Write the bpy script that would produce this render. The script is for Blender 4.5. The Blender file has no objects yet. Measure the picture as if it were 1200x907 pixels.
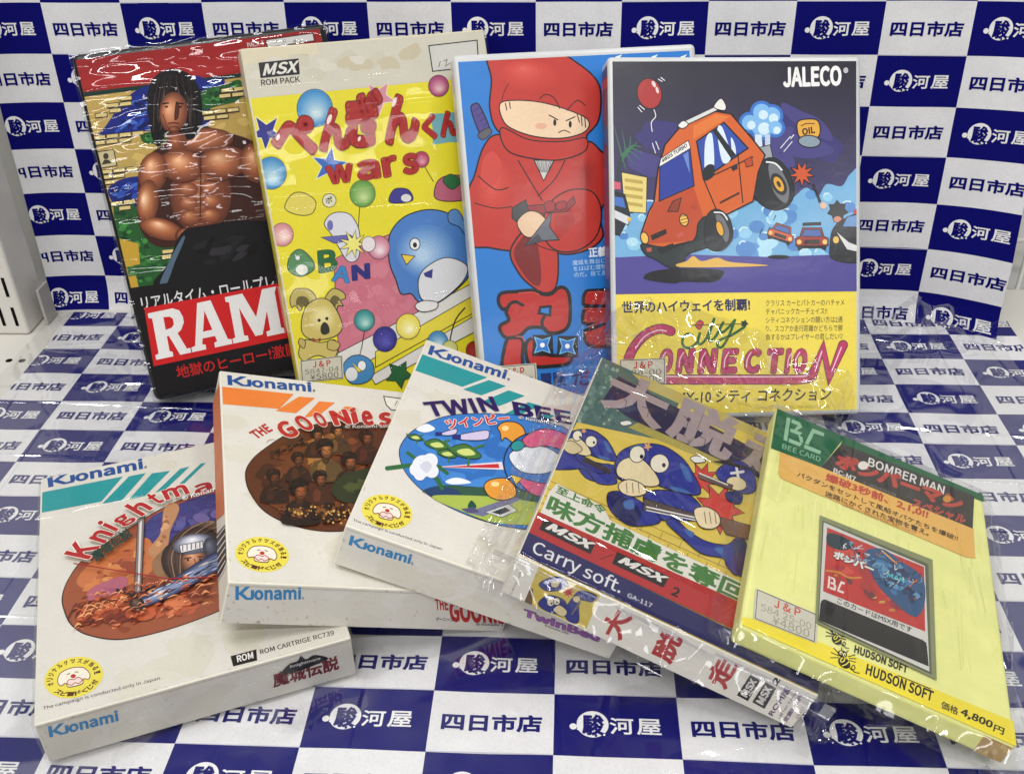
import bpy, math, random
import numpy as np
from mathutils import Matrix, Euler, Vector
random.seed(7)
SC = bpy.context.scene
COL = SC.collection

# ------------------------------------------------------------------ camera, light, exposure
cam = bpy.data.cameras.new('camera')
cam_ob = bpy.data.objects.new('camera', cam)
COL.objects.link(cam_ob)
cam.sensor_fit = 'HORIZONTAL'; cam.sensor_width = 36.0; cam.lens = 35.66
cam.clip_start = 0.02; cam.clip_end = 50
cam_ob.matrix_world = Matrix(((0.998481, -0.013328, 0.05346, 0.023255),
                              (0.052039, 0.546888, -0.835587, -0.680215),
                              (-0.0181, 0.837099, 0.546751, 0.377716),
                              (0, 0, 0, 1)))
SC.camera = cam_ob
W_ = bpy.data.worlds.new('World'); SC.world = W_; W_.use_nodes = True
bg = W_.node_tree.nodes['Background']
bg.inputs['Color'].default_value = (0.92, 0.96, 1.0, 1); bg.inputs['Strength'].default_value = 0.17
SC.view_settings.view_transform = 'Standard'; SC.view_settings.look = 'None'
SC.view_settings.exposure = -0.10; SC.view_settings.gamma = 1.0
SC.render.engine = 'CYCLES'
SC.cycles.max_bounces = 10; SC.cycles.transparent_max_bounces = 24
SC.cycles.use_denoising = True
SC.cycles.caustics_reflective = False; SC.cycles.caustics_refractive = False

def lamp(loc, aim, sx, sy, watts, col=(1, 0.99, 0.985)):
    L = bpy.data.lights.new('ceiling_tube', 'AREA'); L.shape = 'RECTANGLE'
    L.size = sx; L.size_y = sy; L.energy = watts; L.color = col
    o = bpy.data.objects.new('ceiling_tube', L); COL.objects.link(o)
    o.location = loc
    o.rotation_euler = (Vector(aim) - Vector(loc)).to_track_quat('-Z', 'Y').to_euler()
    return o
# the shop's fluorescent tubes, in rows along the ceiling, running back into the shop
lamp((-0.25, -0.55, 1.75), (0, -0.2, 0), 1.3, 0.06, 13)
lamp((0.75, -0.10, 1.75), (0, -0.2, 0), 1.3, 0.06, 8)
lamp((0.1, -1.55, 1.80), (0, -0.2, 0), 1.3, 0.06, 14)
lamp((-0.55, 0.45, 1.75), (0, -0.3, 0), 1.3, 0.06, 3)
lamp((-1.1, -0.8, 1.8), (0, -0.3, 0), 0.06, 1.3, 6)
for y, wd, pw in ((-2.6, 0.12, 10), (-4.2, 0.14, 9)):
    for x in (-1.6, 0.2, 2.0): lamp((x, y, 2.05), (0, -0.1, 0.1), 1.3, wd, pw)

# ------------------------------------------------------------------ materials
def lin(c):
    c = c / 255.0
    return c / 12.92 if c <= 0.04045 else ((c + 0.055) / 1.055) ** 2.4
def rgb(c): return (lin(c[0]) ** 1.12, lin(c[1]) ** 1.12, lin(c[2]) ** 1.12)      # inks a touch deeper than the swatch
def nodes(name):
    m = bpy.data.materials.new(name); m.use_nodes = True
    return m, m.node_tree, m.node_tree.nodes['Principled BSDF']
def noise(nt, scale, detail=3, rough=0.5, vec=None, stretch=None):
    tc = nt.nodes.new('ShaderNodeTexCoord'); mp = nt.nodes.new('ShaderNodeMapping')
    nt.links.new(tc.outputs['Object'], mp.inputs['Vector'])
    if stretch: mp.inputs['Scale'].default_value = stretch
    if vec: mp.inputs['Rotation'].default_value = vec
    n = nt.nodes.new('ShaderNodeTexNoise')
    n.inputs['Scale'].default_value = scale; n.inputs['Detail'].default_value = detail
    n.inputs['Roughness'].default_value = rough
    nt.links.new(mp.outputs['Vector'], n.inputs['Vector'])
    return n
def ramp(nt, src, a, b, va, vb):
    r = nt.nodes.new('ShaderNodeMapRange')
    r.inputs['From Min'].default_value = a; r.inputs['From Max'].default_value = b
    r.inputs['To Min'].default_value = va; r.inputs['To Max'].default_value = vb
    nt.links.new(src, r.inputs['Value']); return r.outputs['Result']
def print_material(name, rough, spec=0.5, bump=0.0, bscale=60, mottled=0.05, coat=0.0):
    """printed matter: ink colour comes from the mesh, paper mottling and gloss from nodes"""
    m, nt, p = nodes(name)
    a = nt.nodes.new('ShaderNodeAttribute'); a.attribute_name = 'Ink'
    n = noise(nt, 900, 2); n2 = noise(nt, 45, 4, 0.6)
    mul = nt.nodes.new('ShaderNodeMath'); mul.operation = 'MULTIPLY'
    nt.links.new(ramp(nt, n.outputs['Fac'], 0.3, 0.7, 1 - mottled, 1 + mottled), mul.inputs[0])
    nt.links.new(ramp(nt, n2.outputs['Fac'], 0.3, 0.7, 1 - mottled, 1 + mottled), mul.inputs[1])
    mx = nt.nodes.new('ShaderNodeVectorMath'); mx.operation = 'SCALE'
    nt.links.new(a.outputs['Color'], mx.inputs[0]); nt.links.new(mul.outputs[0], mx.inputs['Scale'])
    nt.links.new(mx.outputs['Vector'], p.inputs['Base Color'])
    nt.links.new(ramp(nt, n2.outputs['Fac'], 0.3, 0.7, rough - 0.06, rough + 0.08), p.inputs['Roughness'])
    p.inputs['Specular IOR Level'].default_value = spec
    p.inputs['Coat Weight'].default_value = coat; p.inputs['Coat Roughness'].default_value = 0.12
    if bump:
        b = nt.nodes.new('ShaderNodeBump'); b.inputs['Strength'].default_value = bump
        b.inputs['Distance'].default_value = 0.001
        n3 = noise(nt, bscale, 4, 0.55)
        nt.links.new(n3.outputs['Fac'], b.inputs['Height']); nt.links.new(b.outputs['Normal'], p.inputs['Normal'])
        nt.links.new(b.outputs['Normal'], p.inputs['Coat Normal'])
    return m
def plain(name, col, rough=0.5, spec=0.5, mott=0.06, scale=40, bump=0.0, trans=0.0):
    m, nt, p = nodes(name)
    n = noise(nt, scale, 5, 0.6)
    c = nt.nodes.new('ShaderNodeMix'); c.data_type = 'RGBA'
    A = rgb(col)
    c.inputs['A'].default_value = (A[0] * (1 - mott), A[1] * (1 - mott), A[2] * (1 - mott * 1.3), 1)
    c.inputs['B'].default_value = (min(1, A[0] * (1 + mott)), min(1, A[1] * (1 + mott)), min(1, A[2] * (1 + mott)), 1)
    nt.links.new(ramp(nt, n.outputs['Fac'], 0.3, 0.7, 0, 1), c.inputs['Factor'])
    nt.links.new(c.outputs['Result'], p.inputs['Base Color'])
    p.inputs['Roughness'].default_value = rough; p.inputs['Specular IOR Level'].default_value = spec
    if bump:
        b = nt.nodes.new('ShaderNodeBump'); b.inputs['Strength'].default_value = bump
        b.inputs['Distance'].default_value = 0.0006
        nt.links.new(n.outputs['Fac'], b.inputs['Height']); nt.links.new(b.outputs['Normal'], p.inputs['Normal'])
    return m
def film(name, rough=0.06, gain=1.0, layers=(), ior=1.5, tint=(1, 1, 1)):
    """thin clear film: mostly lets light straight through, mirrors lamps where it is wrinkled.
    layers: (scale, stretch, rotation, strength, distance, ridge) wrinkle fields"""
    m = bpy.data.materials.new(name); m.use_nodes = True
    nt = m.node_tree; nt.nodes.clear()
    out = nt.nodes.new('ShaderNodeOutputMaterial')
    tr = nt.nodes.new('ShaderNodeBsdfTransparent'); tr.inputs['Color'].default_value = (*tint, 1)
    gl = nt.nodes.new('ShaderNodeBsdfGlossy'); gl.inputs['Roughness'].default_value = rough
    fr = nt.nodes.new('ShaderNodeFresnel'); fr.inputs['IOR'].default_value = ior
    mx = nt.nodes.new('ShaderNodeMixShader')
    prev = None
    for scale, stretch, rot, strength, dist, ridge in layers:
        n = noise(nt, scale, 1.0 if not ridge else 0.0, 0.4, rot, stretch)
        src = n.outputs['Fac']
        if ridge:      # sharp creases where the noise crosses its middle
            s = nt.nodes.new('ShaderNodeMath'); s.operation = 'SUBTRACT'; s.inputs[1].default_value = 0.5
            ab = nt.nodes.new('ShaderNodeMath'); ab.operation = 'ABSOLUTE'
            nt.links.new(src, s.inputs[0]); nt.links.new(s.outputs[0], ab.inputs[0])
            src = ramp(nt, ab.outputs[0], 0.0, ridge, 1, 0)
        b = nt.nodes.new('ShaderNodeBump'); b.inputs['Strength'].default_value = strength
        b.inputs['Distance'].default_value = dist
        nt.links.new(src, b.inputs['Height'])
        if prev: nt.links.new(prev.outputs['Normal'], b.inputs['Normal'])
        prev = b
    if prev:
        nt.links.new(prev.outputs['Normal'], gl.inputs['Normal'])
    g = nt.nodes.new('ShaderNodeMath'); g.operation = 'MULTIPLY'; g.use_clamp = True
    g.inputs[1].default_value = gain
    cap = nt.nodes.new('ShaderNodeMath'); cap.operation = 'MINIMUM'; cap.inputs[1].default_value = 0.3
    nt.links.new(fr.outputs['Fac'], g.inputs[0]); nt.links.new(g.outputs[0], cap.inputs[0]); nt.links.new(cap.outputs[0], mx.inputs['Fac'])
    nt.links.new(tr.outputs[0], mx.inputs[1]); nt.links.new(gl.outputs[0], mx.inputs[2])
    nt.links.new(mx.outputs[0], out.inputs['Surface'])
    return m

M_CARD = print_material('printed_card', 0.42, 0.4, 0.25, 220, 0.03)
M_GLOSS = print_material('glossy_sleeve_print', 0.34, 0.35, 0.3, 28, 0.04, coat=0.18)
M_MATTE = print_material('matte_cover_print', 0.5, 0.18, 0.2, 28, 0.04)
M_BANNER = print_material('printed_satin_cloth', 0.65, 0.10, 0.45, 24, 0.05)
M_SHEET = print_material('printed_vinyl_sheet', 0.40, 0.35, 0.6, 34, 0.05)
M_LABEL = print_material('paper_label', 0.6, 0.3, 0.2, 120, 0.04)
M_WHITECARD = plain('cream_white_card', (226, 221, 206), 0.45, 0.4, 0.04, 30, 0.15)
M_CREAMCARD = plain('aged_cream_card', (216, 208, 184), 0.5, 0.4, 0.07, 25, 0.2)
M_BLACK = plain('black_plastic', (22, 20, 21), 0.3, 0.5, 0.2, 90, 0.4)
M_CASE = plain('milky_case_plastic', (206, 207, 206), 0.25, 0.5, 0.04, 30, 0.1)
M_FOAM = plain('yellow_foam', (232, 232, 156), 0.85, 0.15, 0.06, 55, 0.7)
M_STEEL = plain('white_enamel_steel', (214, 211, 203), 0.4, 0.5, 0.03, 14)
M_STEELGREY = plain('grey_enamel_steel', (176, 173, 168), 0.4, 0.5, 0.04, 14)
M_HOLE = plain('dark_slot', (20, 19, 18), 0.9, 0.1)
M_WALLPANEL = plain('white_wall_panel', (222, 221, 216), 0.55, 0.3, 0.03, 6)
M_WIRE = plain('white_coated_wire', (228, 228, 224), 0.35, 0.5, 0.02, 30)

# ------------------------------------------------------------------ object helpers
def tag(o, label=None, cat=None, group=None, kind=None):
    for k, v in (('label', label), ('category', cat), ('group', group), ('kind', kind)):
        if v: o[k] = v
    return o
def mesh_ob(name, verts, faces, mat, parent=None, smooth=False, ink=None):
    me = bpy.data.meshes.new(name)
    me.from_pydata([tuple(map(float, v)) for v in verts], [], faces); me.update()
    if ink is not None:
        at = me.color_attributes.new('Ink', 'FLOAT_COLOR', 'POINT')
        buf = np.ones((len(verts), 4), np.float32); buf[:, :3] = np.asarray(ink, np.float32)
        at.data.foreach_set('color', buf.ravel())
    for m in (mat if isinstance(mat, (list, tuple)) else [mat]): me.materials.append(m)
    if smooth: me.polygons.foreach_set('use_smooth', [True] * len(me.polygons))
    o = bpy.data.objects.new(name, me); COL.objects.link(o)
    if parent: o.parent = parent
    return o
def empty(name, loc, rot=(0, 0, 0)):
    o = bpy.data.objects.new(name, None); COL.objects.link(o)
    o.location = loc; o.rotation_euler = rot; o.empty_display_size = 0.02
    return o
class Geo:
    def __init__(s): s.v = []; s.f = []
    def rounded_box(s, lo, hi, r=0.001, seg=3):
        """box with rounded edges: a rounded-rectangle profile in xy, lofted in z with rounded rims"""
        x0, y0, z0 = lo; x1, y1, z1 = hi
        def ring(ins, z):
            rr = max(r - ins, 1e-5); pts = []
            for cx, cy, a0 in ((x1 - r, y1 - r, 0), (x0 + r, y1 - r, 90), (x0 + r, y0 + r, 180), (x1 - r, y0 + r, 270)):
                for k in range(seg + 1):
                    a = math.radians(a0 + 90 * k / seg)
                    pts.append((cx + rr * math.cos(a), cy + rr * math.sin(a), z))
            return pts
        rings = []
        for k in range(seg + 1):
            a = math.pi / 2 * k / seg
            rings.append(ring(r * (1 - math.sin(a)), z0 + r * (1 - math.cos(a))))
        for k in range(seg + 1):
            a = math.pi / 2 * k / seg
            rings.append(ring(r * (1 - math.cos(a)), z1 - r * (1 - math.sin(a))))
        n = len(rings[0]); b = len(s.v)
        for R in rings: s.v += R
        for i in range(len(rings) - 1):
            for j in range(n):
                k = (j + 1) % n
                s.f.append((b + i * n + j, b + i * n + k, b + (i + 1) * n + k, b + (i + 1) * n + j))
        s.f.append(tuple(b + j for j in reversed(range(n))))
        s.f.append(tuple(b + (len(rings) - 1) * n + j for j in range(n)))
        return s
    def box(s, lo, hi):
        x0, y0, z0 = lo; x1, y1, z1 = hi; b = len(s.v)
        s.v += [(x0, y0, z0), (x1, y0, z0), (x1, y1, z0), (x0, y1, z0), (x0, y0, z1), (x1, y0, z1), (x1, y1, z1), (x0, y1, z1)]
        for q in ((3, 2, 1, 0), (4, 5, 6, 7), (0, 1, 5, 4), (1, 2, 6, 5), (2, 3, 7, 6), (3, 0, 4, 7)): s.f.append(tuple(b + i for i in q))
        return s
    def tube(s, a, b_, r, n=10):
        a = Vector(a); b_ = Vector(b_); d = (b_ - a).normalized()
        u = d.orthogonal().normalized(); w = d.cross(u); b = len(s.v)
        for c in (a, b_):
            for k in range(n):
                t = 2 * math.pi * k / n
                s.v.append(tuple(c + u * (r * math.cos(t)) + w * (r * math.sin(t))))
        for k in range(n):
            j = (k + 1) % n; s.f.append((b + k, b + j, b + n + j, b + n + k))
        s.f.append(tuple(b + k for k in reversed(range(n)))); s.f.append(tuple(b + n + k for k in range(n)))
        return s
    def grid(s, fn, nu, nv):
        b = len(s.v)
        for j in range(nv + 1):
            for i in range(nu + 1): s.v.append(fn(i / nu, j / nv))
        for j in range(nv):
            for i in range(nu):
                k = b + j * (nu + 1) + i; s.f.append((k, k + 1, k + nu + 2, k + nu + 1))
        return s
    def build(s, name, mat, parent=None, smooth=False): return mesh_ob(name, s.v, s.f, mat, parent, smooth)

# ------------------------------------------------------------------ lettering
_glyphs = {}; _cap = {}
try:      # Blender's own bundled sans for latin lettering, if it is there
    import os
    FONT = bpy.data.fonts.load(os.path.join(bpy.utils.system_resource('DATAFILES', path='fonts'), 'Noto Sans CJK Regular.woff2'))
except Exception:
    FONT = None
def glyph(s, bold=0.0):
    """filled outline of a string; bold widens every stroke by a mitred band along its outline"""
    if all(ord(c) < 256 for c in s): bold *= 0.68
    elif any(ord(c) >= 0x4e00 for c in s): bold = min(bold, 0.034 if len(s) > 1 else 0.042)
    key = (s, round(bold, 4))
    if key in _glyphs: return _glyphs[key]
    cu = bpy.data.curves.new('lettering', 'FONT'); cu.body = s; cu.resolution_u = 3
    if FONT and all(ord(c) < 256 for c in s): cu.font = FONT
    ob = bpy.data.objects.new('lettering', cu); COL.objects.link(ob)
    dg = bpy.context.evaluated_depsgraph_get(); me = bpy.data.meshes.new_from_object(ob.evaluated_get(dg))
    v = np.array([(p.co.x, p.co.y) for p in me.vertices], float).reshape(-1, 2)
    f = [tuple(p.vertices) for p in me.polygons]
    if cu.font == FONT and s != 'H':
        if 'H' not in _cap: _cap['H'] = np.ptp(glyph('H')[0][:, 1])
        v = v * (0.72 / _cap['H'])                       # same cap height whatever the font's own scale
    bpy.data.objects.remove(ob); bpy.data.curves.remove(cu); bpy.data.meshes.remove(me)
    band = []
    if bold > 0:
        cnt = {}
        for t in f:
            for i in range(len(t)):
                e = (t[i - 1], t[i]); k = (min(e), max(e)); cnt.setdefault(k, []).append(e)
        nxt = {}
        for k, es in cnt.items():
            if len(es) == 1: nxt.setdefault(es[0][0], []).append(es[0][1])
        while nxt:
            st = next(iter(nxt)); loop = [st]; cur = st
            while cur in nxt:
                n = nxt[cur].pop()
                if not nxt[cur]: del nxt[cur]
                if n == st: break
                loop.append(n); cur = n
            P = [v[i] for i in loop]; Q = []
            for p in P:
                if not Q or np.linalg.norm(p - Q[-1]) > 0.004: Q.append(p)
            if len(Q) > 1 and np.linalg.norm(Q[0] - Q[-1]) < 0.004: Q.pop()
            n = len(Q)
            if n < 3: continue
            lf = []; rt = []
            for i in range(n):
                d1 = Q[i] - Q[i - 1]; d2 = Q[(i + 1) % n] - Q[i]; d1 = d1 / np.linalg.norm(d1); d2 = d2 / np.linalg.norm(d2)
                n1 = np.array([-d1[1], d1[0]]); n2 = np.array([-d2[1], d2[0]]); m_ = n1 + n2; L_ = np.linalg.norm(m_)
                m_ = n1 if L_ < 1e-6 else m_ / L_
                k = 1 / max(0.62, float(m_ @ n1))
                inn = min(bold, 0.012)
                sgn = 1   # face loops run counter-clockwise: left is inside
                lf.append(Q[i] + m_ * inn); rt.append(Q[i] - m_ * bold * k)
            if bold < 0.045:
                for i in range(n):
                    j = (i + 1) % n; band.append([rt[i], rt[j], lf[j], lf[i]])
            else:                                      # fat bubble lettering: round the corners
                for i in range(n):
                    a, b_ = Q[i], Q[(i + 1) % n]; c_ = Q[(i + 2) % n]; d = (b_ - a) / np.linalg.norm(b_ - a); o = np.array([d[1], -d[0]]) * bold
                    d2 = (c_ - b_) / np.linalg.norm(c_ - b_)
                    band.append([a + o, b_ + o, lf[(i + 1) % n], lf[i]])
                    tn = math.atan2(d[0] * d2[1] - d[1] * d2[0], float(d @ d2))
                    if tn > 0.08:
                        k_ = max(1, int(tn / 0.45) + 1); t0 = math.atan2(o[1], o[0])
                        band.append([b_ + bold * np.array([math.cos(t0 + tn * q / k_), math.sin(t0 + tn * q / k_)]) for q in range(k_ + 1)] + [b_])
    if len(v) == 0: v = np.array([[0, 0], [1, 0], [0, 1.]]); f = []
    _glyphs[key] = (v, f, band); return v, f, band
def extent(g):
    v, f, band = g
    P = np.vstack([v] + [np.array(b) for b in band]) if band else v
    mn = P.min(0); return mn, np.maximum(P.max(0) - mn, 1e-6)

# ------------------------------------------------------------------ flat printing: inks laid in thin sheets on one face of a box
def homography(src, dst):
    A = []; B = []
    for (x, y), (u, v) in zip(src, dst):
        A += [[x, y, 1, 0, 0, 0, -u * x, -u * y], [0, 0, 0, x, y, 1, -v * x, -v * y]]; B += [u, v]
    h = np.linalg.solve(np.array(A, float), np.array(B, float))
    return np.append(h, 1).reshape(3, 3)
def clip_rect(poly, x0, y0, x1, y1):
    for ax, lim, sg in ((0, x0, 1), (0, x1, -1), (1, y0, 1), (1, y1, -1)):
        out = []; n = len(poly)
        for i in range(n):
            a = poly[i]; b = poly[(i + 1) % n]
            da = sg * (a[ax] - lim); db = sg * (b[ax] - lim)
            if da >= 0: out.append(a)
            if (da > 0 > db) or (da < 0 < db):
                t = da / (da - db); out.append(a + (b - a) * t)
        poly = out
        if len(poly) < 3: return []
    return poly
def spline(pts, closed=True, n=6):
    P = [np.array(p, float) for p in pts]; N = len(P); out = []
    for i in range(N if closed else N - 1):
        p1 = P[i]; p2 = P[(i + 1) % N]
        p0 = P[i - 1] if (closed or i > 0) else p1
        p3 = P[(i + 2) % N] if (closed or i + 2 < N) else p2
        for k in range(n):
            t = k / n
            out.append(0.5 * ((2 * p1) + (p2 - p0) * t + (2 * p0 - 5 * p1 + 4 * p2 - p3) * t * t + (3 * p1 - p0 - 3 * p2 + p3) * t ** 3))
    if not closed: out.append(P[-1])
    return out
class Art:
    """drawing traced on the flat face, in the units of a reference quad (bl, br, tr, tl) -> W x H metres"""
    DZ = 0.00002
    def __init__(s, quad, W, H, margin=0.0015, rect=None):
        s.Hm = homography(quad, [(0, 0), (W, 0), (W, H), (0, H)]); s.W = W; s.H = H
        s.rect = rect or (margin, margin, W - margin, H - margin)
        s.v = []; s.f = []; s.c = []; s.bb = []; s.lay = []; s.win = None
    def m(s, p):
        p = np.atleast_2d(np.array(p, float)); q = np.c_[p, np.ones(len(p))] @ s.Hm.T
        return q[:, :2] / q[:, 2:3]
    def _put(s, polys, cols):
        """polys: lists of local 2D points, cols: one linear colour per poly or per point"""
        keep = []
        for P, c in zip(polys, cols):
            P = [np.array(p) for p in P]
            a = np.array(P); x0, y0, x1, y1 = s.rect
            if a[:, 0].min() < x0 or a[:, 0].max() > x1 or a[:, 1].min() < y0 or a[:, 1].max() > y1:
                P = clip_rect(P, *s.rect)
                if len(P) < 3: continue
                if not isinstance(c, tuple): c = tuple(c[0])
            keep.append((P, c))
        if not keep: return
        A = np.vstack([np.array(P) for P, _ in keep])
        bb = (A[:, 0].min(), A[:, 1].min(), A[:, 0].max(), A[:, 1].max())
        lay = 0
        if s.bb:
            B = np.array(s.bb); hit = (B[:, 0] < bb[2]) & (B[:, 2] > bb[0]) & (B[:, 1] < bb[3]) & (B[:, 3] > bb[1])
            if hit.any(): lay = int(np.array(s.lay)[hit].max()) + 1
        s.bb.append(bb); s.lay.append(lay); z = lay * s.DZ
        for P, c in keep:
            b = len(s.v); ar = 0
            for i in range(len(P)): ar += P[i - 1][0] * P[i][1] - P[i][0] * P[i - 1][1]
            if abs(ar) < 1e-12: continue
            s.v += [(p[0], p[1], z) for p in P]
            idx = list(range(b, b + len(P)))
            s.f.append(tuple(idx if ar > 0 else idx[::-1]))
            s.c += [c] * len(P) if isinstance(c, tuple) else [tuple(q) for q in c]
    def fill(s, col):
        x0, y0, x1, y1 = s.rect
        s._put([[(x0, y0), (x1, y0), (x1, y1), (x0, y1)]], [rgb(col)])
    def P(s, col, pts, o=None):
        s._put([list(s.m(pts))], [rgb(col)])
        if o: s.L(o[0], o[1], list(pts) + [pts[0]], closed=True)
    def B(s, col, pts, o=None, n=6):
        q = spline(pts, True, n); s._put([list(s.m(q))], [rgb(col)])
        if o: s.L(o[0], o[1], q, closed=True)
    def E(s, col, cx, cy, rx, ry=None, rot=0, o=None, n=28):
        ry = ry or rx; a = math.radians(rot); q = []
        for k in range(n):
            t = 2 * math.pi * k / n; x = rx * math.cos(t); y = ry * math.sin(t)
            q.append((cx + x * math.cos(a) - y * math.sin(a), cy + x * math.sin(a) + y * math.cos(a)))
        s._put([list(s.m(q))], [rgb(col)])
        if o: s.L(o[0], o[1], q, closed=True)
    def ball(s, col, hi, cx, cy, r, o=((70, 70, 60), 0.7)):
        s.E(col, cx, cy, r, r * 1.06, 0, o)
        for k in range(1, 9):
            t = k / 8; s.E(tuple(int(a + (b - a) * t) for a, b in zip(col, hi)), cx + r * .10 * t, cy + r * .30 * t, r * (1 - .78 * t), r * (1.02 - .84 * t), 0, None, 22)
    def O(s, ce, cm, ch, cx, cy, rx, ry, rot=0, hx=-.25, hy=-.35, n=11):
        """airbrushed rounded form, from the edge ink ce through cm to the highlight ink ch"""
        r = math.radians(rot)
        for k in range(n):
            t = k / (n - 1); f = 1 - .9 * t
            c = tuple(int(a + (b - a) * t * 2) for a, b in zip(ce, cm)) if t < .5 else tuple(int(a + (b - a) * (t - .5) * 2) for a, b in zip(cm, ch))
            dx, dy = hx * rx * t, hy * ry * t
            s.E(c, cx + dx * math.cos(r) - dy * math.sin(r), cy + dx * math.sin(r) + dy * math.cos(r), rx * f, ry * f, rot, None, 22)
    def G(s, c0, c1, quad, n=14):
        """graded ink: quad bl, br, tr, tl shading from c0 (bottom) to c1 (top)"""
        q = [np.array(p, float) for p in quad]; polys = []; cols = []
        for k in range(n):
            t0 = k / n; t1 = (k + 1) / n; t = (k + .5) / n
            polys.append(list(s.m([q[0] + (q[3] - q[0]) * t0, q[1] + (q[2] - q[1]) * t0, q[1] + (q[2] - q[1]) * t1, q[0] + (q[3] - q[0]) * t1])))
            cols.append(rgb(tuple(a + (b - a) * t for a, b in zip(c0, c1))))
        s._put(polys, cols)
    def L(s, col, w, pts, smooth=False, closed=False, taper=None):
        if smooth: pts = spline(pts, closed, 6)
        P = [np.array(p, float) for p in pts]
        if closed and len(P) > 1 and np.linalg.norm(P[0] - P[-1]) < 1e-6: P = P[:-1]
        Q = [P[0]]
        for p in P[1:]:
            if np.linalg.norm(p - Q[-1]) > 1e-4: Q.append(p)
        P = Q; N = len(P)
        if N < 2: return
        lf = []; rt = []
        for i in range(N):
            a = P[i - 1] if (closed or i > 0) else P[i]; b = P[i]; c = P[(i + 1) % N] if (closed or i < N - 1) else P[i]
            d1 = b - a; d2 = c - b
            d1 = d1 / (np.linalg.norm(d1) + 1e-9) if np.linalg.norm(d1) > 1e-9 else None
            d2 = d2 / (np.linalg.norm(d2) + 1e-9) if np.linalg.norm(d2) > 1e-9 else None
            d1 = d2 if d1 is None else d1; d2 = d1 if d2 is None else d2
            n1 = np.array([-d1[1], d1[0]]); n2 = np.array([-d2[1], d2[0]]); mm = n1 + n2
            L_ = np.linalg.norm(mm); mm = n1 if L_ < 1e-6 else mm / L_
            k = 1 / max(0.5, float(mm @ n1)); ww = w / 2
            if taper: ww *= taper(i / (N - 1))
            lf.append(b + mm * ww * k); rt.append(b - mm * ww * k)
        polys = []
        for i in range(N if closed else N - 1):
            j = (i + 1) % N; polys.append(list(s.m([lf[i], lf[j], rt[j], rt[i]])))
        if not closed and not taper and w > 2.2:
            for e, sg in ((0, -1), (N - 1, 1)):
                d = P[e] - P[e - sg] if N > 1 else np.array([1., 0]); d = d / (np.linalg.norm(d) + 1e-9); nn = np.array([-d[1], d[0]])
                polys.append(list(s.m([P[e] + (nn * math.cos(t) + d * math.sin(t)) * w / 2 for t in np.linspace(0, math.pi, 8)])))
        s._put(polys, [rgb(col)] * len(polys))
    def T(s, col, txt, bl, br, tl, bold=0.0, o=None, shear=0.0):
        """lettering whose bounding box runs bl-br along the baseline and bl-tl upward"""
        bl, br, tl = (np.array(p, float) for p in (bl, br, tl))
        mn, sz = extent(glyph(txt, bold))
        def mp(v):
            u = (np.asarray(v) - mn) / sz
            u = u + np.c_[u[:, 1] * shear, np.zeros(len(u))]
            return s.m(bl + u[:, :1] * (br - bl) + u[:, 1:] * (tl - bl))
        def lay(b, c):
            v, f, band = glyph(txt, b); q = mp(v)
            if f: s._put([[q[i] for i in t] for t in f], [rgb(c)] * len(f))
            if band:
                s._put([list(mp(t)) for t in band], [rgb(c)] * len(band))
        if o: lay(bold + o[1], o[0])
        lay(bold, col)
    def star(s, col, cx, cy, r1, r2, n, rot=0, o=None):
        q = []
        for k in range(2 * n):
            r = r1 if k % 2 == 0 else r2; t = math.radians(rot) + math.pi * k / n
            q.append((cx + r * math.cos(t), cy + r * math.sin(t)))
        s.P(col, q, o)
    def splash(s, cols, pts, n, r0, r1, seed, asp=1.0, rot=0):
        """loose brush dabs inside the polygon pts"""
        R = random.Random(seed); P = [tuple(p) for p in pts]
        xs = [p[0] for p in P]; ys = [p[1] for p in P]
        def inside(x, y):
            c = False; j = len(P) - 1
            for i in range(len(P)):
                if (P[i][1] > y) != (P[j][1] > y) and x < (P[j][0] - P[i][0]) * (y - P[i][1]) / (P[j][1] - P[i][1]) + P[i][0]: c = not c
                j = i
            return c
        k = 0
        while k < n:
            x = R.uniform(min(xs), max(xs)); y = R.uniform(min(ys), max(ys)); r = R.uniform(r0, r1)
            if not all(inside(x + r * asp * math.cos(t), y + r * asp * math.sin(t)) for t in (0, 1, 2, 3, 4, 5, 6)):
                k += .2; continue
            k += 1; c = R.choice(cols); a = rot + R.uniform(-35, 35)
            pp = []
            for q in range(9):
                t = 2 * math.pi * q / 9; e = R.uniform(.7, 1.2); X = r * asp * e * math.cos(t); Y = r * e * math.sin(t)
                pp.append((x + X * math.cos(math.radians(a)) - Y * math.sin(math.radians(a)), y + X * math.sin(math.radians(a)) + Y * math.cos(math.radians(a))))
            s.B(c, pp, n=3)
    def build(s, name, mat, parent, place=None):
        """place(x, y, h) -> local point on the box; h is the height above the face"""
        place = place or (lambda x, y, h: (x, y, h))
        v = [place(*p) for p in s.v]
        return mesh_ob(name, v, s.f, mat, parent, ink=s.c)

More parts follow.
